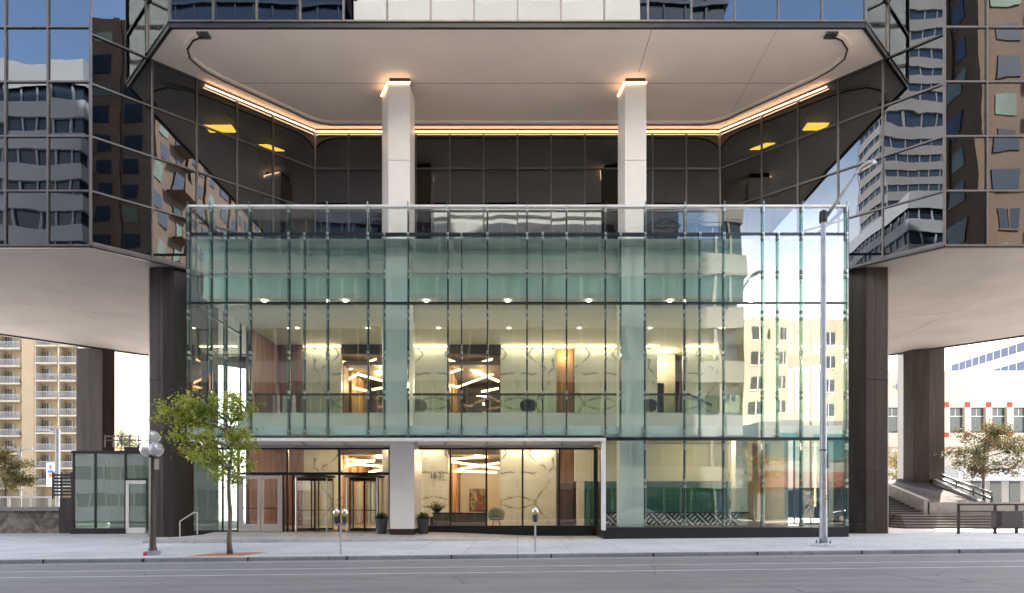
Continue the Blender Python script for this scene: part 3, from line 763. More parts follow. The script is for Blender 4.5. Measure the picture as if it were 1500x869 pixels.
# right half glazing
for a, b in ((612,660),(660,712),(712,765),(765,819),(819,872)):
    m = MB(); pane_mesh(m, ((dx(a),YD,.62),(dx(b),YD,.62),(dx(b),YD,zH),(dx(a),YD,zH)), .003); m.build('lobby_pane', M['lobby_glass'], pav, smooth=True)
for px, w in ((611,.11),(660,.075),(712.5,.09),(765.5,.09),(819,.09),(872,.16)):
    m = MB(); m.box(dx(px)-w/2,dx(px)+w/2,YD-.04,YD+.12,.5,zH); m.build('lobby_mullion', M['black'], pav)
m = MB(); m.box(dx(608),dx(874),YD-.06,YD+.14,.12,.61); m.build('sill', M['black'], pav)
# return glass between recessed glazing and front
m = MB(); m.quad((dx(873),YD,.62),(gx(883),30.05,.62),(gx(883),30.05,4.4),(dx(873),YD,4.4)); m.build('return_pane', M['lobby_glass'], pav)
# left half: glass, doors, revolving doors
for a, b in ((284,326),(326,350)):
    m = MB(); pane_mesh(m, ((dx(a),YD,.36),(dx(b),YD,.36),(dx(b),YD,zH),(dx(a),YD,zH)), .003); m.build('lobby_pane', M['kiosk_glass'], pav, smooth=True)
for a, b in ((350,421),(421,497),(497,571)):
    m = MB(); pane_mesh(m, ((dx(a),YD,dz(694)),(dx(b),YD,dz(694)),(dx(b),YD,zH),(dx(a),YD,zH)), .003); m.build('transom_pane', M['lobby_glass'], pav, smooth=True)
m = MB()
for px, w, zt in ((326,.05,zH),(349,.10,zH),(421,.09,zH),(497,.09,zH),(571,.06,zH),(429,.08,dz(694)),(415,.10,dz(694))):
    m.box(dx(px)-w/2,dx(px)+w/2,YD-.03,YD+.1,.30,zt)
m.box(dx(349),dx(572),YD-.028,YD+.098,dz(696),dz(692)); m.box(dx(284),dx(349),YD-.03,YD+.1,.28,.38); m.build('entrance_frame', M['black'], pav)
def leaf(xa, xb, hinge):
    w = .13; zt = dz(697)
    m = MB(); m.box(xa,xb,YD-.05,YD+.02,.33,.33+.36); m.box(xa,xb,YD-.05,YD+.02,zt-.16,zt); m.box(xa,xa+w,YD-.05,YD+.02,.69,zt-.16); m.box(xb-w,xb,YD-.05,YD+.02,.69,zt-.16)
    d = m.build('entrance_door', M['door_metal'], pav)
    m = MB(); m.quad((xa+w,YD-.02,.69),(xb-w,YD-.02,.69),(xb-w,YD-.02,zt-.16),(xa+w,YD-.02,zt-.16)); m.build('door_pane', M['lobby_glass'], d)
    m = MB(); m.beam((xa+w,YD-.10,1.45),(xb-w,YD-.10,1.45),.035,.035); m.build('push_bar', M['trim_dark'], d)
leaf(dx(353),dx(381.5),0); leaf(dx(383),dx(411),1)
m = MB(); m.box(dx(350),dx(353)-.004,YD-.05,YD+.03,.33,dz(696.5)); m.box(dx(411)+.004,dx(414),YD-.05,YD+.03,.33,dz(696.5)); m.build('door_jamb', M['door_metal'], pav)
def revolving(pc, w, ang):
    c = Vector((dx(pc), YD+.15, 0)); r = w/2; zt = dz(697)
    m = MB(); m.lathe([(r+.04,zt-.09),(r+.04,zt-.0)], (c.x,c.y,0), 28); d = m.build('revolving_door', M['black'], pav)
    for s in (-1,1):
        m = MB()
        for k in range(6):
            a0 = R(-38+76*k/6)+(0 if s > 0 else math.pi); a1 = R(-38+76*(k+1)/6)+(0 if s > 0 else math.pi)
            m.quad((c.x+r*math.cos(a0),c.y+r*math.sin(a0),.36),(c.x+r*math.cos(a1),c.y+r*math.sin(a1),.36),(c.x+r*math.cos(a1),c.y+r*math.sin(a1),zt-.1),(c.x+r*math.cos(a0),c.y+r*math.sin(a0),zt-.1))
        m.build('drum_glass', M['lobby_glass'], d)
    for s in (-38,38,142,218):
        m = MB(); a = R(s); m.tube([(c.x+r*math.cos(a),c.y+r*math.sin(a),.33),(c.x+r*math.cos(a),c.y+r*math.sin(a),zt-.08)], .035, 8)
        m.build('drum_post', M['chrome'], d)
    m = MB()
    for k in range(4):
        a = R(ang+90*k); e = c+Vector((math.cos(a),math.sin(a),0))*(r-.06)
        for z in (.42, zt-.18): m.beam((c.x,c.y,z),(e.x,e.y,z),.05,.13)
        m.beam((e.x,e.y,.36),(e.x,e.y,zt-.12),.05,.05); m.beam((c.x,c.y,.36),(c.x,c.y,zt-.12),.06,.06)
        m.beam((c.x,c.y,1.35),(e.x,e.y,1.35),.03,.03)
    m.build('door_wing', M['black'], d)
    m = MB()
    for k in range(4):
        a = R(ang+90*k); e = c+Vector((math.cos(a),math.sin(a),0))*(r-.09)
        m.quad((c.x,c.y,.5),(e.x,e.y,.5),(e.x,e.y,zt-.2),(c.x,c.y,zt-.2))
    m.build('wing_glass', M['lobby_glass'], d)
revolving(460, 1.85, 28); revolving(533, 1.85, 52)
# white entrance pier
m = MB(); m.box(WX(571,31.5),WX(607,31.5),31.5,33.95,.5,4.455); ep = m.build('entrance_pier', M['panel_white'], pav, bevel=.015)
m = MB(); m.box(WX(571.5,31.5),WX(606.5,31.5),31.52,33.9,-.1,.495); m.build('pier_base', simple('pier_base', (.035,.02,.015), .5), ep)

# ---- cafe side
YC = 38.0
def cx_(px): return WX(px, YC)
m = MB(); m.box(WX(819,39.9)+.75,mx(1085),YC+.02,YC+.3,WZ(705,YC),5.0); m.build('cafe_upper_wall', simple('cafe_wall', (.62,.63,.54), .6, 0, .03), pav)
m = MB(); m.box(cx_(856),cx_(1083),YC+.0,YC+.3,.4,WZ(705,YC)-.01); m.build('tile_wall', M['tile'], pav)
m = MB(); m.box(cx_(845),cx_(856)-.01,YC+.0,YC+.3,.4,WZ(705,YC)-.01); m.build('cafe_jamb', M['gray_ceiling'], pav)
m = MB(); m.box(cx_(944),cx_(1084),YC-.12,YC-.06,WZ(648,YC),WZ(646,YC)); m.build('led_cove', M['led_soft'], pav)
m = MB(); m.box(cx_(1082),cx_(1085),YC-.14,YC-.08,WZ(743,YC),WZ(646,YC)); m.build('led_strip', M['led_soft'], pav)
m = MB(); m.box(mx(818),mx(841),YB+.9,YB+.98,.4,2.9); m.build('lobby_door', M['brown_door'], pav)
m = MB(); m.box(xr-3.4,xr-2.8,34.5,35.2,.4,5.0); m.build('cafe_column', M['gray_ceiling'], pav)
# cafe counter
ct = empty('cafe_counter', (7.5,34.6,.4), 'long cafe counter with black and white diagonal hatch front behind the glass', 'counter')
m = MB(); m.box(WX(887,34.3),WX(1082,34.3),34.3,35.1,.42,WZ(752,34.3)); m.build('counter_front', M['hatch'], ct)
m = MB(); m.box(WX(885,34.3),WX(1098,34.3),34.22,35.2,WZ(752,34.3),WZ(750,34.3)); m.build('counter_top', M['black'], ct)
for i, px in enumerate((897,955,981,1012,1039,1052)):
    pass

# ---- lobby furniture
desk = empty('reception_desk', (WX(672,37.5),37.5,.4), 'long dark stone reception desk standing in front of the marble wall', 'desk')
m = MB(); m.box(WX(634,37.2),WX(712,37.2),37.2,38.2,.4,WZ(753,37.2)); m.build('desk_front', M['desk_stone'], desk, bevel=.01)
m = MB(); m.box(WX(633,37.2),WX(713,37.2),37.12,38.3,WZ(753,37.2)+.002,WZ(751,37.2)); m.build('desk_top', M['black'], desk)
m = MB(); m.box(WX(631,37.1),WX(640,37.1),36.7,37.1,.4,WZ(757,37.1)); m.build('desk_end', M['pot'], desk)
fl = empty('flower_bowl', W(640,750,37.8), 'low dark bowl of green foliage and yellow flowers on the reception desk', 'plant')
c = W(640,749,37.8)
m = MB(); m.lathe([(.12,-.06),(.30,.1),(.33,.16),(.30,.16)], (c[0],c[1],c[2]), 16); m.build('bowl', M['black'], fl)
m = MB(); r2 = random.Random(3)
for _ in range(160):
    p = Vector((c[0]+r2.gauss(0,.22), c[1]+r2.gauss(0,.15), c[2]+.18+abs(r2.gauss(0,.13)))); d = Vector((r2.gauss(0,1),r2.gauss(0,1),r2.gauss(0,1))).normalized()*.07; e = d.orthogonal().normalized()*.03
    m.quad(p-d,p-e,p+d,p+e)
m.build('foliage', M['shrub'], fl)
m = MB()
for _ in range(14): m.ball((c[0]+r2.gauss(0,.2), c[1]-.05+r2.gauss(0,.1), c[2]+.36+r2.uniform(0,.1)), .035, 6, 4)
m.build('blossom', M['flower'], fl)
pt = empty('painting', W(702,732,48.2), 'abstract red green and tan painting on the lit lift lobby wall', 'painting')
m = MB(); m.box(WX(689,47.9),WX(712,47.9),47.92,48.0,WZ(747,47.9),WZ(717,47.9)); m.build('canvas', M['painting'], pt)
m = MB()
xa, xb, za, zb = WX(689,47.9)-.04, WX(712,47.9)+.04, WZ(747,47.9)-.04, WZ(717,47.9)+.04
m.box(xa,xb,47.9,47.99,za,za+.035); m.box(xa,xb,47.9,47.99,zb-.035,zb); m.box(xa,xa+.035,47.9,47.99,za+.036,zb-.036); m.box(xb-.035,xb,47.9,47.99,za+.036,zb-.036); m.build('frame', M['black'], pt)
def armchair(c, s, label, mat, back=1.0, group=None):
    t = empty('lounge_chair', c, label, 'chair', group)
    x, y, z = c
    m = MB(); m.lathe([(.05,.38),(.36,.40),(.40,.46),(.36,.52),(.02,.50)], (x,y,z), 16); m.build('seat', mat, t, smooth=True)
    m = MB(); n = 13
    vs = []
    for j in range(5):
        for i in range(n):
            a = R(-100+200*i/(n-1))+R(90)*s
            rr = .40+.06*j/4; hh = .46+(.50*back*math.cos((i/(n-1)-.5)*2.4))*j/4
            vs.append((x+rr*math.cos(a), y+rr*math.sin(a), z+hh))
    m.add(vs, [(j*n+i,j*n+i+1,(j+1)*n+i+1,(j+1)*n+i) for j in range(4) for i in range(n-1)])
    o = m.build('backrest', mat, t, smooth=True); sd = o.modifiers.new('thick','SOLIDIFY'); sd.thickness = .06
    for k in range(4):
        a = R(45+90*k); m = MB(); m.tube([(x+.18*math.cos(a),y+.18*math.sin(a),z+.4),(x+.32*math.cos(a),y+.32*math.sin(a),z+.0)],.018,6); m.build('leg', M['black'], t)
armchair((WX(727,36.6),36.6,.4), 1, 'grey green tub chair beside the reception desk', M['sage'], 1.25)
for px, lab in ((613,'dark lounge chair on the mezzanine next to the white column'),(774,'dark lounge chair on the mezzanine with cushions against the marble wall'),(950,'dark lounge chair on the mezzanine beside the yellow lit corridor')):
    armchair((WX(px,36.2),36.2,6.2), -1, lab, M['dark_sofa'], 1.0, 'lounge chairs on the mezzanine')
for px, lab in ((606,'round black cushion ball on the chair next to the white column'),(778,'round black cushion on the lounge chair at the marble wall')):
    pass
# letters on the marble wall
def text(body, size, loc, mat, name, parent=None, ext=.01, sx=1.0):
    cu = bpy.data.curves.new('text', 'FONT'); cu.body = body; cu.size = size; cu.extrude = ext;  cu.align_x = 'CENTER'
    ob = bpy.data.objects.new('text', cu); COL.objects.link(ob); bpy.context.view_layer.update()
    me = bpy.data.meshes.new_from_object(ob.evaluated_get(bpy.context.evaluated_depsgraph_get())); bpy.data.objects.remove(ob)
    rot = Matrix.Rotation(R(90), 4, 'X'); me.transform(Matrix.Translation(loc) @ rot @ Matrix.Diagonal((sx,1,1,1)))
    me.materials.clear(); me.materials.append(mat)
    o = bpy.data.objects.new(name, me); COL.objects.link(o)
    if parent: setparent(o, parent)
    return o
sg = empty('floor_sign', W(645,702,39.98), 'floor number lettering 18-31 with an underline on the marble wall', 'sign')
text('18-31', .50, W(640.5,701,39.97), M['black'], 'lettering', sg, .015, .74)
m = MB(); m.box(WX(643,39.97),WX(654,39.97),39.95,39.985,WZ(703.6,40),WZ(703,40)); m.build('underline', M['trim_dark'], sg)

# pots at the doors
def potplant(px, label):
    x, y = WX(px, 32.1), 32.1; z = zter(x, y)
    t = empty('potted_plant', (x,y,z), label, 'potted plant', 'pots beside the entrance pier')
    m = MB(); m.lathe([(.20,0),(.21,.02),(.285,.62),(.29,.70),(.25,.70),(.24,.6)], (x,y,z), 24); m.build('pot', M['pot'], t, smooth=False)
    m = MB(); m.lathe([(.24,.63),(.01,.65)], (x,y,z), 16); m.build('soil', M['mulch'], t)
    r3 = random.Random(int(px)); m = MB()
    for _ in range(420):
        v = Vector((r3.gauss(0,1),r3.gauss(0,1),abs(r3.gauss(0,1)))).normalized()*r3.uniform(.12,.30); p = Vector((x,y,z+.70))+v; d = (v.normalized()+Vector((r3.gauss(0,.5),r3.gauss(0,.5),r3.gauss(0,.5)))).normalized()*.07; e = d.orthogonal().normalized()*.018
        m.quad(p-d,p-e,p+d,p+e)
    m.build('foliage', M['shrub'], t)
potplant(559, 'charcoal pot of round clipped greenery by the revolving doors'); potplant(620, 'charcoal pot of round clipped greenery in front of the marble lobby window')

# handrail at steps
hr = empty('step_handrail', W(265,793,31.0), 'pale bent metal handrail rising over the entrance steps beside the bronze pier', 'handrail')
def rail(p): return W(p[0], p[1], 31.2)
m = MB(); m.tube([rail(q) for q in ((263.5,792),(263.5,764),(284,751),(289,751))], .028, 8); m.tube([rail(q) for q in ((289,751),(289,783))], .028, 8); m.build('rail', M['door_metal'], hr)

# ------------------------------------------------------------------ street furniture
def meter_head(m1, m2, m3, x, y, z):
    m1.lathe([(.055,0),(.085,.05),(.10,.16),(.105,.30),(.10,.36)], (x,y,z), 14)
    m2.ball((x,y,z+.36), .115, 14, 10, 1.25)
    m3.box(x-.06,x+.06,y-.125,y-.07,z+.25,z+.34)
def meter(px, n, label):
    Y = 22.95; x = WX(px, Y); z = zg(x, Y)
    t = empty('parking_meter', (x,Y,z), label, 'parking meter', 'parking meters at the kerb')
    top = WZ(768 if n == 2 else 766, Y)
    m = MB(); m.tube([(x,Y,z),(x,Y,top)], .032, 10); m.lathe([(.07,0),(.07,.015)], (x,Y,z), 10); 
    if n == 2: m.beam((x-.16,Y,top),(x+.16,Y,top),.05,.05)
    m.build('post', M['galv'], t)
    for dxx in ((-.14,.14) if n == 2 else (0,)):
        a, b, c = MB(), MB(), MB(); meter_head(a, b, c, x+dxx, Y, top+.02)
        h = a.build('meter_head', M['meter_body'], t, smooth=True); b.build('dome', M['chrome'], h, smooth=True); c.build('display', M['meter_yellow'], h)
meter(499, 2, 'twin headed parking meter on one post before the revolving doors'); meter(784, 1, 'single headed parking meter standing before the marble lobby windows')

# globe street lamp
Y = 23.5; x = WX(223.5, Y); z = zg(x, Y)
gl = empty('globe_lamp', (x,Y,z), 'dark post lamp with clear glass globe cluster at the kerb by the bronze pier', 'street lamp')
m = MB(); m.box(x-.19,x+.19,Y-.19,Y+.19,z-.02,z+.16); m.build('base', M['galv'], gl, bevel=.02)
m = MB(); m.box(x-.22,x-.10,Y-.195,Y-.185,z+.0,z+.11); m.build('sticker', M['sticker_red'], gl)
zt = WZ(672, Y)
m = MB(); m.lathe([(.15,.16),(.14,.24),(.11,.30),(.10,.9),(.075,zt-z-.4),(.075,zt-z),(.14,zt-z+.06),(.16,zt-z+.12)], (x,Y,z), 14); m.build('post', simple('lamp_post_brown', (.085,.07,.06), .5, .3), gl, smooth=False)
for k, (dx_, dy_, dz_) in enumerate(((-.15,-.05,0),(.15,-.05,0),(0,.2,0),(0,0,.42))):
    c = (x+dx_, Y+dy_, WZ(659, Y)+dz_)
    m = MB(); m.ball(c, .245, 24, 14); g = m.build('globe', M['globe_glass'], gl, smooth=True)
    m = MB(); m.tube([(x+dx_*.7,Y+dy_*.7,zt+.08),(c[0],c[1],c[2]-.05)], .025, 6); m.lathe([(.03,0),(.035,.12),(.02,.16)], (c[0],c[1],c[2]-.08), 8); m.build('lamp_holder', M['white_metal'], g)
m = MB(); m.box(x+.08,x+.2,Y-.06,Y+.06,WZ(688,Y),WZ(672,Y)); m.build('junction_box', M['door_metal'], gl, bevel=.02)

# cobra street light
Y = 24.3; x = WX(1206, Y); z = zg(x, Y)
sl = empty('street_light', (x,Y,z), 'tall galvanised street light pole with slanting arm in front of the glass box', 'street light')
zt = WZ(322, Y)
m = MB(); m.lathe([(.145,0),(.135,.3),(.115,3.0),(.085,zt-z-.2),(.07,zt-z)], (x,Y,z+.1), 16); m.build('pole', M['galv'], sl, smooth=True)
m = MB(); m.lathe([(.46,-.02),(.46,.03),(.22,.12),(.17,.12)], (x,Y,z), 8); m.build('base', M['sidewalk'], sl)
m = MB()
for k in range(4): a = R(45+90*k); m.tube([(x+.24*math.cos(a),Y+.24*math.sin(a),z+.05),(x+.24*math.cos(a),Y+.24*math.sin(a),z+.2)],.03,6)
m.build('anchor_bolt', M['meter_body'], sl)
m = MB(); m.lathe([(.13,zt-z-.1),(.14,zt-z+.0),(.13,zt-z+.28),(.05,zt-z+.34)], (x,Y,z), 12); m.build('bracket', M['black'], sl)
arm = [W(p[0],p[1],Y-.0) for p in ((1210,318),(1225,297),(1240,275.5),(1254,255))]
m = MB(); m.tube(arm, [.07,.06,.05,.045], 8); m.build('arm', simple('arm_grey', (.20,.21,.22), .5, .3), sl, smooth=True)
hp = [W(*p) for p in ((1252,256,Y),(1259,247,Y),(1268,241,Y),(1277,238,Y),(1283,238.5,Y))]
m = MB(); rr = [.06,.16,.21,.19,.06]
vs = []; n = 12
for p, r_ in zip(hp, rr):
    for k in range(n):
        a = 2*math.pi*k/n; vs.append((p[0]+math.sin(a)*.05*0, p[1]+math.cos(a)*r_, p[2]+math.sin(a)*r_*.38))
m.add(vs, [(i*n+k,i*n+(k+1)%n,(i+1)*n+(k+1)%n,(i+1)*n+k) for i in range(4) for k in range(n)]+[tuple(range(n)), tuple(range(4*n,5*n))]); hd = m.build('lamp_head', M['galv'], sl, smooth=True)
m = MB(); a, b = Vector(hp[1]), Vector(hp[3]); m.beam(a+Vector((.05,0,-.085)), b+Vector((0,0,-.085)), .26, .03); m.build('lens', simple('lamp_lens', (.55,.52,.42), .3), hd)
m = MB(); m.box(x+.13,x+.19,Y-.07,Y+.07,WZ(686,Y),WZ(665,Y)); m.build('control_box', M['galv'], sl)
m = MB(); m.lathe([(.128,2.94+z*0),(.128,2.98)], (x,Y,z+.45), 16); m.build('band', M['black'], sl)
m = MB()
rs = random.Random(5)
for k in range(9): zz = z+1.5+k*.12+rs.uniform(-.03,.03); xx = x+rs.uniform(-.06,.05); m.box(xx-.03,xx+.03,Y-.14,Y-.132,zz,zz+.06)
m.build('paint_mark', M['meter_yellow'], sl)

# ------------------------------------------------------------------ trees
def leaf_quad(m, p, L, Wd, rg):
    d = Vector((rg.gauss(0,1),rg.gauss(0,1),rg.gauss(0,.8)-.3)).normalized(); e = d.orthogonal().normalized(); e = (e*math.cos(rg.uniform(0,6.3))+d.cross(e)*math.sin(rg.uniform(0,6.3)))
    d *= L/2; e *= Wd/2
    m.quad(p-d, p-e, p+d, p+e)
def make_tree(name, base, fork_z, r0, tips, nleaf, L, leafmat, label, group=None, seed=1, spread=.24, trunk_top=None, twigs=4):
    rg = random.Random(seed); base = Vector(base)
    t = empty(name, base, label, 'tree', group)
    tr = MB(); lf = MB()
    fork = Vector((base.x+rg.uniform(-.05,.05), base.y, fork_z))
    top = Vector(trunk_top) if trunk_top else fork+Vector((0,0,(max(tp[2] for tp in tips)-fork_z)*.6))
    n = 6; pts = [base.lerp(fork, i/n)+Vector((rg.uniform(-.03,.03),rg.uniform(-.03,.03),0))*(1 if 0<i<n else 0) for i in range(n+1)]
    pts += [fork.lerp(top, i/4)+Vector((rg.uniform(-.06,.06),rg.uniform(-.06,.06),0)) for i in range(1,5)]
    rad = [r0*1.25]+[r0*(1-.35*i/n) for i in range(1,n+1)]+[r0*.6*(1-.8*i/4) for i in range(1,5)]
    tr.tube(pts, rad, 9)
    segs = []
    for tip in tips:
        tip = Vector(tip); s0 = fork.lerp(top, clampf((tip.z-fork_z)/(top.z-fork_z+.01)*.8-.15+rg.uniform(-.1,.1), 0, .95))
        mid = s0.lerp(tip, .5)+Vector((rg.uniform(-.12,.12),rg.uniform(-.12,.12),.12+rg.uniform(-.1,.15)))
        lp = [s0, s0.lerp(mid,.5)+Vector((0,0,.05)), mid, mid.lerp(tip,.5)+Vector((rg.uniform(-.06,.06),0,.05)), tip]
        rl = r0*.36; tr.tube(lp, [rl,rl*.8,rl*.55,rl*.35,rl*.12], 6)
        ln = (tip-s0).length
        segs.append((mid, tip)); segs.append((s0.lerp(mid,.55), mid))
        for _ in range(twigs):
            q = mid.lerp(tip, rg.uniform(-.3,1)); d = Vector((rg.gauss(0,1),rg.gauss(0,1),rg.gauss(.1,.7))).normalized()*rg.uniform(.25,.6)*min(1.3, ln*.45)
            tr.tube([q, q+d*.5+Vector((0,0,.03)), q+d], [rl*.22,rl*.15,rl*.06], 5); segs.append((q+d*.2, q+d*1.05))
    wts = [(b-a).length for a, b in segs]
    for a, b in rg.choices(segs, wts, k=nleaf//7):
        p = a.lerp(b, rg.random()); sp = spread*rg.uniform(.4,1.2)
        for _ in range(7):
            leaf_quad(lf, p+Vector((rg.gauss(0,sp),rg.gauss(0,sp),rg.gauss(-.03,sp*.8))), L*rg.uniform(.6,1.3), L*.42*rg.uniform(.7,1.3), rg)
    tr.build('trunk', M['bark'], t, smooth=True); lf.build('crown', leafmat, t)
    return t
TY = 23.5
tb = W(337, 811, TY); tb = (tb[0], TY, zg(tb[0], TY))
rg0 = random.Random(11)
tips = []
for (px, py) in ((228,590),(238,612),(246,640),(258,655),(270,612),(262,585),(285,640),(300,598),(312,582),(335,577),(352,583),(364,600),(370,622),(378,650),(372,684),(352,668),(318,700),(345,706),(312,655),(335,630),(298,672),(280,660),(236,600),(357,635)):
    y = TY+rg0.uniform(-1.1,1.1); tips.append(W(px, py, y))
make_tree('young_tree', tb, WZ(690,TY), .085, tips, 6300, .14, M['leaf_green'], 'slender young street tree with yellow green leaves in a gravel pit at the kerb', None, 4, .17, W(340,600,TY), 5)
m = MB(); 
def zz(x,y): return zg(x,y)+.005
pit = [(tb[0]-1.15,22.75),(tb[0]+.75,22.75),(tb[0]+1.0,24.25),(tb[0]-.75,24.25)]
m.add([(p[0],p[1],zz(*p)) for p in pit], [(0,1,2,3)]); tag(m.build('tree_pit', M['tree_pit']), kind='structure')

def ball_tips(c, r, n, seed, flat=.8):
    g = random.Random(seed); out = []
    for i in range(n):
        v = Vector((g.gauss(0,1),g.gauss(0,1),g.gauss(0,1))).normalized()*g.uniform(.65,1); out.append((c[0]+v.x*r, c[1]+v.y*r, c[2]+v.z*r*flat))
    return out
TY2 = 46.5
b2 = W(1441,733,TY2)
make_tree('plaza_tree', (b2[0],TY2,1.7), WZ(690,TY2), .10, ball_tips(W(1450,660,TY2), 3.3, 32, 2, .62), 7000, .2, M['leaf_rust'], 'leafy tree with dark green and rusty leaves growing from the raised planter', None, 8, .26, W(1443,640,TY2), 5)
b3 = W(8,735,44)
make_tree('plaza_tree', (b3[0],44,.4), WZ(710,44), .10, ball_tips(W(4,690,44), 2.2, 22, 5, .75), 4200, .2, M['leaf_olive'], 'olive and orange autumn tree in front of the balcony apartment block', None, 9, .24, None, 5)
b4 = W(1318,720,70)
make_tree('far_tree', (b4[0],70,.4), 2.4, .1, ball_tips(W(1316,680,70), 2.4, 14, 6, .9), 1500, .3, M['leaf_olive'], 'small pale olive tree in the gap beside the bronze pier', None, 12, .3, None, 4)
b5 = W(190,720,80)
make_tree('far_tree', (b5[0],80,.4), 3.5, .12, ball_tips(W(192,646,80), 2.2, 14, 7, .7), 1600, .3, M['leaf_dark'], 'dark distant tree top showing above the kiosk roof', None, 13, .3, None, 4)

# ------------------------------------------------------------------ left plaza: kiosk, walls, fence
kY = 36.0
kx0, kx1 = WX(107,kY), -17.2; kz1 = WZ(662,kY); kz0 = WZ(774,kY)
kg = zg(-21,36)
ko = empty('glass_kiosk', ((kx0+kx1)/2,kY,kg), 'small green glass stair kiosk with black frame and white door under the wing', 'kiosk')
def kx(px): return WX(px, kY)
for a, b, za in ((kx(109),kx(139),kz0),(kx(141),kx(183),kz0),(kx(185),kx1,WZ(701,kY))):
    m = MB(); pane_mesh(m, ((a,kY,za),(b,kY,za),(b,kY,kz1-.1),(a,kY,kz1-.1)), .003); m.build('pane', M['kiosk_glass'], ko, smooth=True)
m = MB(); m.quad((kx0,kY,kz0),(kx0,kY+3,kz0),(kx0,kY+3,kz1),(kx0,kY,kz1)); m.build('pane', M['kiosk_glass'], ko)
m = MB(); m.box(kx0-.05,kx1,kY-.08,kY+3.1,kz1-.10,kz1+.06); m.build('roof', M['black'], ko)
m = MB()
for px in (108,140,184): m.box(kx(px)-.05,kx(px)+.05,kY-.03,kY+.08,kz0,kz1-.1)
m.box(kx(184),kx1,kY-.03,kY+.08,WZ(703,kY),WZ(701,kY)); m.build('frame', M['black'], ko)
m = MB(); m.box(kx0-.08,kx(184),kY-.12,kY+.2,kg-.1,kz0); m.build('plinth', M['black'], ko)
m = MB(); xa, xb, za, zb = kx(185), kx(214), kg+.02, WZ(704,kY)
m.box(xa,xa+.16,kY-.06,kY+.02,za,zb); m.box(xa+.16,xb,kY-.06,kY+.02,zb-.18,zb); m.box(xa+.16,xb,kY-.06,kY+.02,za,za+.3); d = m.build('door', M['white_metal'], ko)
m = MB(); m.quad((xa+.16,kY-.02,za+.3),(xb,kY-.02,za+.3),(xb,kY-.02,zb-.18),(xa+.16,kY-.02,zb-.18)); m.build('door_pane', M['kiosk_glass'], d)
m = MB(); m.box(kx0+.1,kx1,39.1,39.3,kg,kz1-.1); m.build('inner_wall', simple('kiosk_inner', (.30,.36,.28), .8), ko)
m = MB(); m.box(kx(150),kx1,38,39,kz1+.062,kz1+.42); m.build('roof_upstand', M['bronze'], ko)
m = MB()
for px in (153,165,178,190,203): m.box(WX(px,38)-.03,WX(px,38)+.03,38.0,38.06,kz1+.42,WZ(637,38))
for py in (639,645): m.box(WX(152,38),WX(216,38),38.0,38.05,WZ(py,38)-.03,WZ(py,38)+.03)
m.build('roof_rail', M['mullion_dark'], ko)
# bronze side panel + louvre + stained wall + fence
m = MB(); m.box(WX(87.5,36.4),WX(106.5,36.4),36.4,36.7,-.1,WZ(729,36.4)); tag(m.build('metal_hoarding', M['bronze']), 'plain brown metal wall panel between the stained wall and the kiosk', 'panel')
lv = empty('louvre_screen', W(92,728,37), 'black slatted louvre screen standing on top of the brown metal panel', 'louvre')
for k in range(7):
    z_ = WZ(725-k*4.8,37); m = MB(); m.box(WX(80,37),WX(107,37),36.9,36.94,z_-.055,z_+.055); m.build('slat', M['black'], lv)
m = MB()
for px in (78,90,106): m.box(WX(px,37)-.04,WX(px,37)+.04,36.95,37.05,WZ(731,37),WZ(692,37))
m.build('post', M['black'], lv)
sw_ = empty('planter_wall', (WX(40,36.5),36.5,zg(-26,36)), 'low stained concrete wall with a pale cap beside the kiosk', 'wall')
m = MB(); m.box(-40,WX(86,36.5),36.5,36.9,-.2,1.28); m.build('wall', M['stained'], sw_)
m = MB(); m.box(-40,WX(87.3,36.5),36.42,37.0,1.285,1.50); m.build('cap', M['rough_conc'], sw_)
fe = empty('white_fence', W(40,745,39), 'white painted rail fence behind the stained concrete wall', 'fence')
for px in (-20,12,45,72): m = MB(); m.box(WX(px,39)-.06,WX(px,39)+.06,39,39.12,1.3,WZ(727,39)); m.build('post', M['white_paint'], fe)
m = MB(); m.box(WX(-40,39),WX(74,39),38.98,39.14,WZ(729.5,39),WZ(727,39)); m.build('rail', M['white_paint'], fe)
m = MB()
for k in range(40): xx = WX(-38,39)+k*.11; m.box(xx-.012,xx+.012,39.04,39.07,1.3,WZ(730,39))
m.build('baluster', M['apt_rail'], fe)
bn = empty('banner_pole', W(84,745,58), 'tall grey pole carrying a white street banner before the balcony apartments', 'banner pole')
m = MB(); m.tube([W(84.5,745,58),W(84.5,629,58)],.17,10); m.build('pole', M['pole_grey'], bn)
m = MB(); m.tube([W(84.5,636,58),W(70,630,58),W(55,629,58)],.07,8); m.build('arm', M['pole_grey'], bn)
x0, x1 = WX(69,58), WX(81,58)
m = MB(); m.box(x0,x1,57.9,57.93,WZ(713,58),WZ(678,58)); bb = m.build('banner', M['banner'], bn)
m = MB(); m.prism([(x0+.1,57.885),(x1-.1,57.885),(x1-.1,57.897),(x0+.1,57.897)], WZ(693,58), WZ(689,58)); m.box(x0+.25,x1-.25,57.885,57.897,WZ(688,58),WZ(681,58)); m.build('emblem', M['banner_blue'], bb)
m = MB(); m.box(x0+.2,x1-.15,57.883,57.895,WZ(700,58),WZ(694,58)); m.build('emblem', M['banner_red'], bb)
tl = empty('slim_light', W(30,745,52), 'slim grey lamp pole with a short arm in front of the left apartment balconies', 'street light')
tl['label'] = 'slim grey lamp pole with a short arm rising beside the olive autumn tree'
m = MB(); m.tube([W(30,745,52),W(30,660,52)],.08,8); m.tube([W(30,662,52),W(38,658,52),W(48,658,52)],.05,8); m.build('pole', M['pole_grey'], tl)

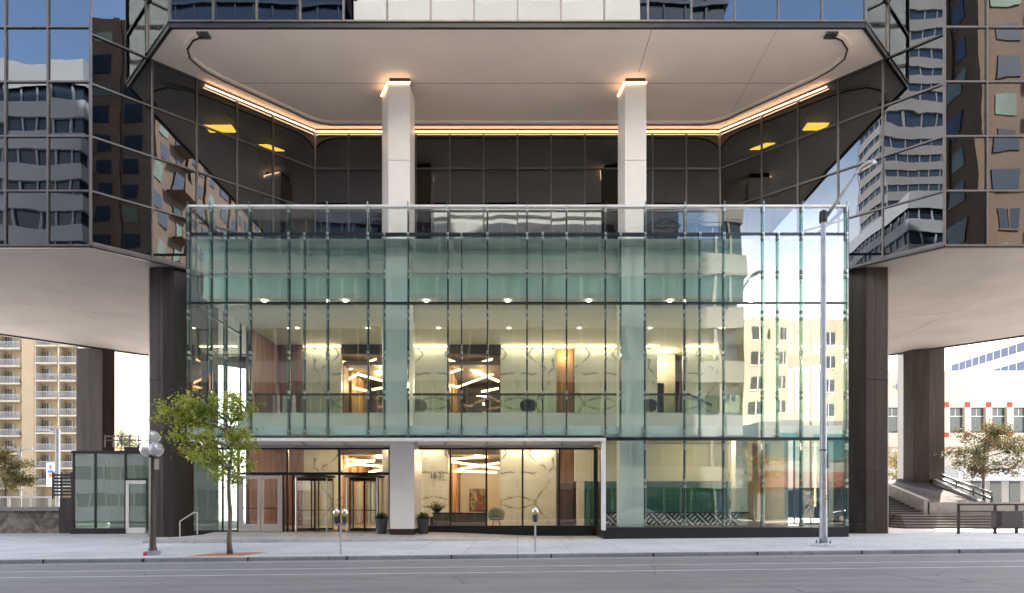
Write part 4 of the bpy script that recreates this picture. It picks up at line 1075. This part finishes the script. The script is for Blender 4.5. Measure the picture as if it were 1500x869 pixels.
# ------------------------------------------------------------------ apartment block
AY = 119.0
apt = empty('apartment_block', (WX(50,AY),AY,0), 'tall cream apartment block with stacked balconies beyond the kiosk', 'apartment building')
def ax(px): return WX(px, AY)
z_top = 46
m = MB(); m.box(ax(-160),ax(113)+1.5,AY+1.6,AY+16,0,z_top); m.build('wall', M['skin_wall'], apt)
m = MB(); m.box(ax(33),ax(51),AY-.2,AY+1.58,0,z_top); m.build('pilaster', M['skin_wall'], apt)
secs_ = [(-130,-70),(-66,-4),(-2,31),(52.5,85),(87.5,114)]
for a in (-68,-3,51.7,86.2,115):
    m = MB(); m.box(ax(a)-.12,ax(a)+.12,AY-.1,AY+1.58,0,z_top); m.build('party_wall', M['apt_slab'], apt)
for si, (a, b) in enumerate(secs_):
    for k in range(13):
        zf = 5.1+3.05*k+(.0 if si > 2 else -.5)
        if WZ(0,1) and (PX(ax(a),AY,zf)[1] > 742 or PX(ax(a),AY,zf)[1] < 470) or ax(b) < ax(-30): continue
        m = MB(); m.box(ax(a),ax(b),AY-.3,AY+1.59,zf-.28,zf); sl_ = m.build('balcony', M['apt_slab'], apt)
        m = MB(); m.box(ax(a),ax(b),AY-.28,AY-.24,zf+1.0,zf+1.06)
        xx = ax(a)
        while xx < ax(b): m.box(xx-.022,xx+.022,AY-.27,AY-.25,zf+.05,zf+1.0); xx += .16
        m.build('railing', M['apt_rail'], sl_)
        w = ax(b)-ax(a)
        m = MB(); m.box(ax(a)+.1,ax(a)+w*.42,AY+1.52,AY+1.59,zf,zf+2.25); wd = m.build('window', M['apt_glass'], apt)
        m = MB(); 
        for f_ in (.1,.21,.42): m.box(ax(a)+w*f_-.04,ax(a)+w*f_+.04,AY+1.48,AY+1.515,zf,zf+2.25)
        m.build('frame', M['apt_slab'], wd)
        if (k*7+si*3) % 3 == 0:
            m = MB(); q = ax(a)+w*(.55+.1*((k+si)%3)); m.box(q-.3,q+.3,AY+.3,AY+.8,zf,zf+.75); m.build('balcony_chair', M['black'], sl_)

# ------------------------------------------------------------------ right plaza
st_ = empty('plaza_steps', W(1390,768,41), 'dark wide concrete steps climbing to the raised plaza planter', 'steps')
stz = zg(25,41)
for k in range(5):
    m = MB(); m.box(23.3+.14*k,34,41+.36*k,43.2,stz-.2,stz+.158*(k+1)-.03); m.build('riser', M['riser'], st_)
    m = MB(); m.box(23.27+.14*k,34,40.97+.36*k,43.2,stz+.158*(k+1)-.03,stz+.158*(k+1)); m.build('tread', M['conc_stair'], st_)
zl = stz+.79
pw = empty('raised_planter', W(1430,742,43.3), 'raised concrete planter with sloping cheek walls around the far bronze pier', 'planter')
m = MB(); m.box(26.0,40,43.25,43.6,stz,1.78); m.box(28.3,28.33,43.24,43.25,stz,1.78); m.build('front_wall', M['rough_conc'], pw)
m = MB(); m.add([(25.75,43.25,stz),(26.1,43.25,stz),(26.1,43.25,1.95),(25.75,43.25,1.95),(25.75,52,stz),(26.1,52,stz),(26.1,52,4.2),(25.75,52,4.2)],[(0,1,2,3),(5,4,7,6),(4,0,3,7),(1,5,6,2),(3,2,6,7)]); m.build('cheek_wall', M['rough_conc'], pw)
m = MB(); m.add([(29.5,43.6,1.7),(29.85,43.6,1.7),(29.85,43.6,1.85),(29.5,43.6,1.85),(31.2,52,1.7),(31.5,52,1.7),(31.5,52,3.8),(31.2,52,3.8)],[(0,1,2,3),(5,4,7,6),(4,0,3,7),(1,5,6,2),(3,2,6,7)]); m.build('cheek_wall', M['rough_conc'], pw)
m = MB(); nn = 8
vs = []
for j in range(nn+1):
    for i in range(nn+1):
        u, v = i/nn, j/nn; vs.append((26.1+(29.6-26.1)*u + v*u*1.6, 43.6+9*v, 1.70+1.9*v+.12*math.sin(u*9+v*7)*(1 if 0<u<1 else 0)))
m.add(vs, [(j*(nn+1)+i,j*(nn+1)+i+1,(j+1)*(nn+1)+i+1,(j+1)*(nn+1)+i) for j in range(nn) for i in range(nn)]); m.build('soil', M['mulch'], pw, smooth=True)
m = MB(); m.box(29.86,40,43.6,52,1.4,1.69); m.build('soil', M['mulch'], pw)
ss = empty('side_stair', (24,43.3,stz+.8), 'narrow concrete stair climbing back beside the sloping planter wall', 'steps')
for k in range(12):
    m = MB(); m.box(20.5,25.74,43.2+.55*k,52,zl-.3,zl+.155*(k+1)); m.build('step', M['riser'] if k % 1 == 0 else M['conc_stair'], ss)  # steps use the concrete colour with shade painted in
m = MB()
for k in range(12): m.box(20.5,25.735,43.18+.55*k,43.26+.55*k,zl+.155*(k+1)-.02,zl+.155*(k+1)+.004)
m.build('nosing', M['conc_stair'], ss)
ra = empty('stair_handrail', W(1420,730,44), 'black sloping double handrail running up behind the plaza tree', 'handrail')
for zz_ in (0,-.35): m = MB(); m.beam((30.4,43.7,1.98+zz_+.35),(31.0,50.0,3.75+zz_+.1),.09,.14); m.build('rail', M['black'], ra)
for f_ in (0,.33,.66): m = MB(); a = Vector((30.4,43.7,2.2)).lerp(Vector((31.0,50.0,3.75)), f_); m.box(a.x-.04,a.x+.04,a.y,a.y+.08,1.6,a.z); m.build('post', M['black'], ra)
rb = empty('black_railing', W(1450,780,32.6), 'black metal post railing along the pavement edge beside the plaza', 'railing')
for px in (1405,1458.5,1490,1520): m = MB(); m.box(WX(px,32.6)-.05,WX(px,32.6)+.05,32.6,32.7,zg(WX(px,32.6),32.6)-.02,WZ(739,32.6)); m.build('post', M['black'], rb)
m = MB(); m.box(WX(1404,32.6),WX(1560,32.6),32.59,32.71,WZ(740.5,32.6),WZ(738,32.6)); m.box(WX(1404,32.6),WX(1560,32.6),32.62,32.68,WZ(750,32.6),WZ(748.5,32.6)); m.build('rail', M['black'], rb)
pb = empty('metal_box', W(1480,772,32.2), 'dark grey metal litter box hung on the black railing', 'bin')
m = MB(); m.box(WX(1459.5,32.2),WX(1499,32.2),32.2,32.58,WZ(772.5,32.2),WZ(748.5,32.2)); m.build('body', simple('bin_grey', (.055,.055,.06), .5), pb, bevel=.015)
m = MB(); m.box(WX(1459.5,32.2)-.01,WX(1467,32.2),32.185,32.199,WZ(772,32.2),WZ(749,32.2)); m.build('side_panel', M['black'], pb)
# white civic building with red squares
BY = 92.0
wb = empty('white_civic_building', W(1420,660,BY), 'low white clad building with red square tiles and a band of windows', 'building')
def bxx(px): return WX(px, BY)
m = MB(); m.box(bxx(1150),bxx(1660),BY,BY+25,WZ(597,BY),WZ(543,BY)); m.build('upper_wall', M['white_bldg'], wb)
m = MB(); m.box(bxx(1150),bxx(1660),BY,BY+25,WZ(655,BY),WZ(634,BY)); m.box(bxx(1150),bxx(1660),BY+1.2,BY+25,WZ(634,BY),WZ(597,BY)); m.build('lower_wall', M['white_bldg'], wb)
m = MB(); m.box(bxx(1150),bxx(1660),BY+1.5,BY+25,0,WZ(655,BY)); m.build('ground_wall', M['beige_conc'], wb)
px = 1293
k = 0
while px < 1540:
    m = MB(); m.box(bxx(px-4.5),bxx(px+4.5),BY-.15,BY+1.19,WZ(634,BY)+.01,WZ(597,BY)-.01); m.build('pilaster', M['white_bldg'], wb)
    for py in (593,637): m = MB(); m.box(bxx(px-3.7),bxx(px+3.7),BY-.06,BY-.003,WZ(py+3.7,BY),WZ(py-3.7,BY)); m.build('red_square', M['red_tile'], wb)
    m = MB(); m.box(bxx(px+4.6),bxx(px+26.4),BY+.4,BY+.5,WZ(632,BY),WZ(598,BY)); wd = m.build('window', M['mid_glass'], wb)
    m = MB(); m.box(bxx(px+15.2),bxx(px+15.9),BY+.34,BY+.398,WZ(609,BY)+.001,WZ(598,BY)); m.box(bxx(px+4.6),bxx(px+26.4),BY+.34,BY+.398,WZ(610,BY),WZ(609,BY)); m.build('frame', M['white_paint'], wd)
    px += 31; k += 1
m = MB()
for py in (552,560,568,576,584): m.box(bxx(1150),bxx(1660),BY-.012,BY-.004,WZ(py+.3,BY),WZ(py,BY))
m.build('cladding_joint', M['beige_conc'], wb)
text('\u00b7CA', 1.75, W(1323,573,BY-.1), M['sign_blue'], 'sign_lettering', wb, .06)
m = MB(); m.box(bxx(1380),bxx(1660),BY-3.5,BY,WZ(700,BY)-.5,WZ(690,BY)); m.build('canopy', M['white_bldg2'], wb)
m = MB()
for q in (1405,1432,1462,1490,1520): m.box(bxx(q),bxx(q+16),BY+1.42,BY+1.49,.5,WZ(703,BY))
m.build('shop_window', M['mid_glass'], wb)
# ribbon-window hall
rb2 = empty('ribbon_window_hall', (96,130,0), 'large white hall with slanting blue ribbon windows rising over the low building', 'building')
m = MB(); m.box(90,140,112,142,0,31.2); m.build('wall', M['white_bldg2'], rb2)
for za, zb_ in ((29.0,30.6),(25.6,27.2)):
    m = MB(); m.box(89.93,89.998,112.5,141.5,za,zb_); w_ = m.build('ribbon_window', M['blue_glass'], rb2)
    m = MB(); yy = 113
    while yy < 141: m.box(89.90,89.928,yy-.06,yy+.06,za,zb_); yy += 2.0
    m.build('frame', M['white_bldg2'], w_)

# ------------------------------------------------------------------ buildings across the street, seen as reflections
def banded(name, label, x0, x1, y0, y1, h, fl, band, matb, matg, z0=0.0, fins=0):
    t = empty(name, ((x0+x1)/2,(y0+y1)/2,0), label, 'building')
    m = MB(); m.box(x0+.3,x1-.3,y0+.3,y1-.3,0,h-.1); m.build('window_wall', matg, t)
    z = z0
    while z < h-band:
        m = MB(); m.box(x0,x1,y0,y1,z,z+band); m.build('spandrel', matb, t); z += fl
    m = MB(); m.box(x0-.05,x1+.05,y0-.05,y1+.05,h-band*1.6,h); m.build('parapet', matb, t)
    if fins:
        m = MB(); x = x0+fins
        while x < x1: m.box(x-.08,x+.08,y1-.28,y1-.12,0,h-.3); x += fins
        y = y0+fins
        while y < y1:
            m.box(x0+.12,x0+.28,y-.08,y+.08,0,h-.3); m.box(x1-.28,x1-.12,y-.08,y+.08,0,h-.3); y += fins
        m.build('window_divider', matb, t)
    return t
banded('banded_tower', 'white banded office tower mirrored in the left wing glass', -80,-40.5,-42,-2,43,2.9,1.5,M['mid_conc'],M['pane_dark'],0,1.6)
banded('banded_tower', 'taller pale banded tower mirrored in the right bay glass', -94,-84,-46,-22,112,3.4,1.8,M['dim_conc'],M['pane_dark'],0,2.4)
banded('office_block', 'pale banded concrete block across the street mirrored in the glass box', -39,21,-30,-3,31,4.9,1.9,M['block_conc'],M['pane_dark'],3.2,1.5)
# brown tower with punched windows and balconies
bt = empty('brick_tower', (64,-20,0), 'brown brick apartment tower mirrored in the right wing glass', 'building')
m = MB(); m.box(40.5,86,-18,1.8,0,66); m.build('wall', M['brick'], bt)
m = MB(); m.box(47,83,-16,-1,66,70); m.build('roof', M['brick_trim'], bt)
wins = []; rs = random.Random(21)
for k in range(18):
    z = 6+3.3*k
    for j in range(11): wins.append(('f', 41.9+j*3.9, z, rs.random()))
    for j in range(5): wins.append(('s', -17+j*3.7, z, rs.random()))
n_ = 0; rest = MB(); restl = MB()
for f_, u, z, q in wins:
    m = MB()
    b = (u,u+2.0,1.82,1.9,z,z+1.9) if f_ == 'f' else (40.4,40.48,u,u+2.0,z,z+1.9)
    lit = q < .15  # these panes get the painted reflection colour, no lamp behind them
    if n_ < 98: m.box(*b); w_ = m.build('window', M['pane_glint'] if lit else M['pane_dark'], bt); n_ += 1; m2 = MB()
    if n_ < 98:
        if f_ == 'f': m2.box(u+.95,u+1.05,1.905,1.95,z,z+1.9); m2.box(u-.1,u+2.1,1.905,1.95,z-.15,z)
        else: m2.box(40.35,40.395,u+.95,u+1.05,z,z+1.9); m2.box(40.35,40.395,u-.1,u+2.1,z-.15,z)
        m2.build('frame', M['brick_trim'], w_)
    else: (restl if lit else rest).box(*b)
for r_, mt in ((rest,'pane_dark'),(restl,'pane_glint')): tag(r_.build('window', M[mt], bt), kind='stuff')
for k in range(17):
    m = MB(); z = 6+3.3*k; m.box(45.2,48.2,1.8,3.0,z-.3,z-.1); m.box(45.2,48.2,2.9,3.0,z-.1,z+.9); m.box(39.1,40.49,-9.8,-6.2,z-.3,z-.1); m.box(39.1,39.2,-9.8,-6.2,z-.1,z+.9); m.build('balcony', M['brick_trim'], bt)
m = MB()
for x in (41.0,49.0,56.8,64.6,72.4): m.box(x-.5,x+.5,1.803,2.1,0,66)
for y in (-14.2,-10.4,-3): m.box(40.2,40.497,y-.5,y+.5,0,66)
m.build('pier', M['brick_trim'], bt)
# pale tower and glass tower above the block
banded('pale_tower', 'sunlit pale stone tower mirrored in the glazing over the bay', -15.5,11.8,-28,-4,86,3.8,2.9,M['stone'],M['stone'],31.2,0)
banded('glass_tower', 'blue black glass tower mirrored at the end of the upper glazing', -38,-17,-30,-7,78,4.0,.3,M['pane_dark'],M['tower_glass_blue'],31.2,2.0)
banded('glass_tower', 'dark glass tower mirrored beside the pale stone one in the upper glazing', 12.2,20.6,-30,-7,74,4.0,.3,M['pane_dark'],M['tower_glass_blue'],31.2,2.2)
# cream mid-rise
cb = empty('cream_midrise', (30,-20,0), 'cream apartment building mirrored low in the end of the glass box', 'building')
m = MB(); m.box(23.4,40,-30,-8,0,20.2); m.box(22.2,30,-9,-6.5,9.5,19.6); m.build('wall', M['cream_bldg'], cb)
for k in range(4):
    for j in range(4):
        x = 22.7+j*2.0 if j < 2 else 24.5+j*3.1; y = -6.49 if x < 29 else -7.99
        m = MB(); m.box(x,x+1.1,y,y+.06,10.5+2.4*k,11.7+2.4*k); w_ = m.build('window', M['pane_dark'], cb)
        m = MB(); m.box(x-.1,x+1.2,y+.005,y+.04,10.35+2.4*k,10.49+2.4*k); m.box(x+.5,x+.6,y+.065,y+.09,10.5+2.4*k,11.7+2.4*k); m.build('frame', M['white_paint'], w_)
sh = empty('shop_podium', (32,-4,0), 'low street shop with red fascia and teal windows mirrored in the glass box', 'building')
m = MB(); m.box(21.8,40.2,-6.4,-1.5,0,9.2); m.build('wall', M['block_conc'], sh)
m = MB(); m.box(21.8,40.2,-1.5,-1.2,3.2,4.6); m.build('fascia', M['red_awning'], sh)
for j in range(4): m = MB(); m.box(22.6+j*4.2,25.6+j*4.2,-1.49,-1.4,5.6,8.0); m.build('window', M['teal_panel'], sh)
for j in range(4): m = MB(); m.box(22.6+j*4.2,25.6+j*4.2,-1.49,-1.4,.5,3.0); m.build('shop_window', M['pane_dark'], sh)
# trees and cars across the street
for i, (x, y, mt, r_, sd) in enumerate(((20.5,1.5,'leaf_autumn',2.6,31),(-10,1.2,'leaf_autumn',2.4,32),(-18.5,1.4,'leaf_olive',2.6,33),(30,1.6,'leaf_autumn',2.7,34))):
    make_tree('street_tree', (x,y,zroad(x)), 2.3, .11, ball_tips((x,y,4.6), r_, 16, sd, .8), 1500, .26, M[mt],
        ('golden autumn street tree mirrored beside the lamp pole in the glass box','bare golden street tree mirrored in the revolving door glass','olive street tree mirrored in the pane beside the double doors','golden autumn street tree mirrored at the corner of the glass box')[i], 'trees across the street', sd, .28, None, 4)
def car(x, y, z, mat, label):
    t = empty('parked_car', (x,y,z), label, 'car', 'cars parked across the street')
    prof = [(-2.2,.35),(-2.25,.62),(-2.1,.86),(-1.2,.95),(-.55,1.40),(.75,1.43),(1.5,.98),(2.1,.9),(2.25,.6),(2.2,.35)]
    m = MB(); n = len(prof); vs = []
    for w, s in ((-.88,1),(.88,1)): vs += [(x+p[0], y+w*(1 if p[1] < 1 else .78), z+p[1]) for p in prof]
    m.add(vs, [tuple(range(n)), tuple(range(2*n-1,n-1,-1))]+[(i,i+n,(i+1)%n+n,(i+1)%n) for i in range(n)]); b = m.build('body', mat, t, bevel=.05)
    m = MB()
    for s in (-1,1): m.add([(x+q[0], y+s*(.90 if q[1] < 1.0 else .735), z+q[1]) for q in ((-1.05,1.0),(-.5,1.34),(.7,1.37),(1.3,1.0))], [(0,1,2,3)])
    m.build('window', M['pane_dark'], t)
    for wx in (-1.4,1.4):
        for wy in (-.82,.82):
            m = MB(); m.tube([(x+wx,y+wy-.11,z+.33),(x+wx,y+wy+.11,z+.33)], .33, 18); w_ = m.build('wheel', M['tyre'], t)
            m = MB(); m.tube([(x+wx,y+wy-.12,z+.33),(x+wx,y+wy+.12,z+.33)], .19, 12); m.build('rim', M['chrome'], w_)
car(9.6,4.7,zroad(9.6)-.13,M['car_paint'],'silver car mirrored in the glass in front of the hatch counter'); car(27.5,4.7,zroad(27)-.13,M['car_dark'],'dark blue car mirrored near the corner of the glass box')

# ------------------------------------------------------------------ light, world, camera
SUN_AZ = Vector((.56,.8285,0)); SUN_EL = R(42)
w = bpy.data.worlds.new('World'); scene.world = w; w.use_nodes = True
nt = w.node_tree; bg = nt.nodes['Background']; sky = nt.nodes.new('ShaderNodeTexSky'); sky.sky_type = 'NISHITA'; sky.sun_disc = False
sky.sun_elevation = SUN_EL; sky.sun_rotation = math.atan2(SUN_AZ.x, SUN_AZ.y); sky.air_density = 1.0; sky.dust_density = 2.2; sky.ozone_density = 1.0
tc = nt.nodes.new('ShaderNodeTexCoord'); sx_ = nt.nodes.new('ShaderNodeSeparateXYZ'); nt.links.new(tc.outputs['Generated'], sx_.inputs[0])
nz = nt.nodes.new('ShaderNodeTexNoise'); nz.inputs['Scale'].default_value = 2.2; nz.inputs['Detail'].default_value = 6; nt.links.new(tc.outputs['Generated'], nz.inputs['Vector'])
ad = nt.nodes.new('ShaderNodeMath'); ad.operation = 'MULTIPLY_ADD'; ad.inputs[1].default_value = .30; nt.links.new(nz.outputs['Fac'], ad.inputs[0]); nt.links.new(sx_.outputs['Z'], ad.inputs[2])
mr = nt.nodes.new('ShaderNodeMapRange'); mr.interpolation_type = 'SMOOTHSTEP'; mr.inputs['From Min'].default_value = .40; mr.inputs['From Max'].default_value = .62; mr.inputs['To Min'].default_value = .85; mr.inputs['To Max'].default_value = 0
nt.links.new(ad.outputs[0], mr.inputs['Value'])
mc = nt.nodes.new('ShaderNodeMix'); mc.data_type = 'RGBA'; nt.links.new(mr.outputs[0], mc.inputs[0]); nt.links.new(sky.outputs[0], mc.inputs[6]); mc.inputs[7].default_value = (7.0,6.6,6.1,1)
nt.links.new(mc.outputs[2], bg.inputs[0]); bg.inputs[1].default_value = .15
sd = bpy.data.lights.new('sun', 'SUN'); sd.energy = 4.5; sd.angle = R(.5); sd.color = (1,.93,.82)
so = bpy.data.objects.new('sun', sd); COL.objects.link(so); so.location = (60,60,80)
dirv = -Vector((SUN_AZ.x*math.cos(SUN_EL), SUN_AZ.y*math.cos(SUN_EL), math.sin(SUN_EL)))
so.rotation_euler = dirv.to_track_quat('-Z','Y').to_euler()
cam = bpy.data.cameras.new('camera'); co = bpy.data.objects.new('camera', cam); COL.objects.link(co)
co.location = (0,0,EYE); co.rotation_euler = (R(90),0,0); cam.lens = 24.0; cam.sensor_width = 36.0; cam.sensor_fit = 'HORIZONTAL'
cam.shift_x = (750-CX)/1500.0; cam.shift_y = (CY-434.5)/1500.0; cam.clip_end = 6000; cam.clip_start = .05
scene.camera = co
scene.view_settings.view_transform = 'Standard'; scene.view_settings.look = 'None'; scene.view_settings.exposure = 2.80; scene.view_settings.gamma = 1
c = scene.cycles
c.use_denoising = True
c.max_bounces = 10; c.diffuse_bounces = 4; c.glossy_bounces = 6; c.transmission_bounces = 6; c.transparent_max_bounces = 16
c.caustics_reflective = False; c.caustics_refractive = False; c.sample_clamp_indirect = 6.0
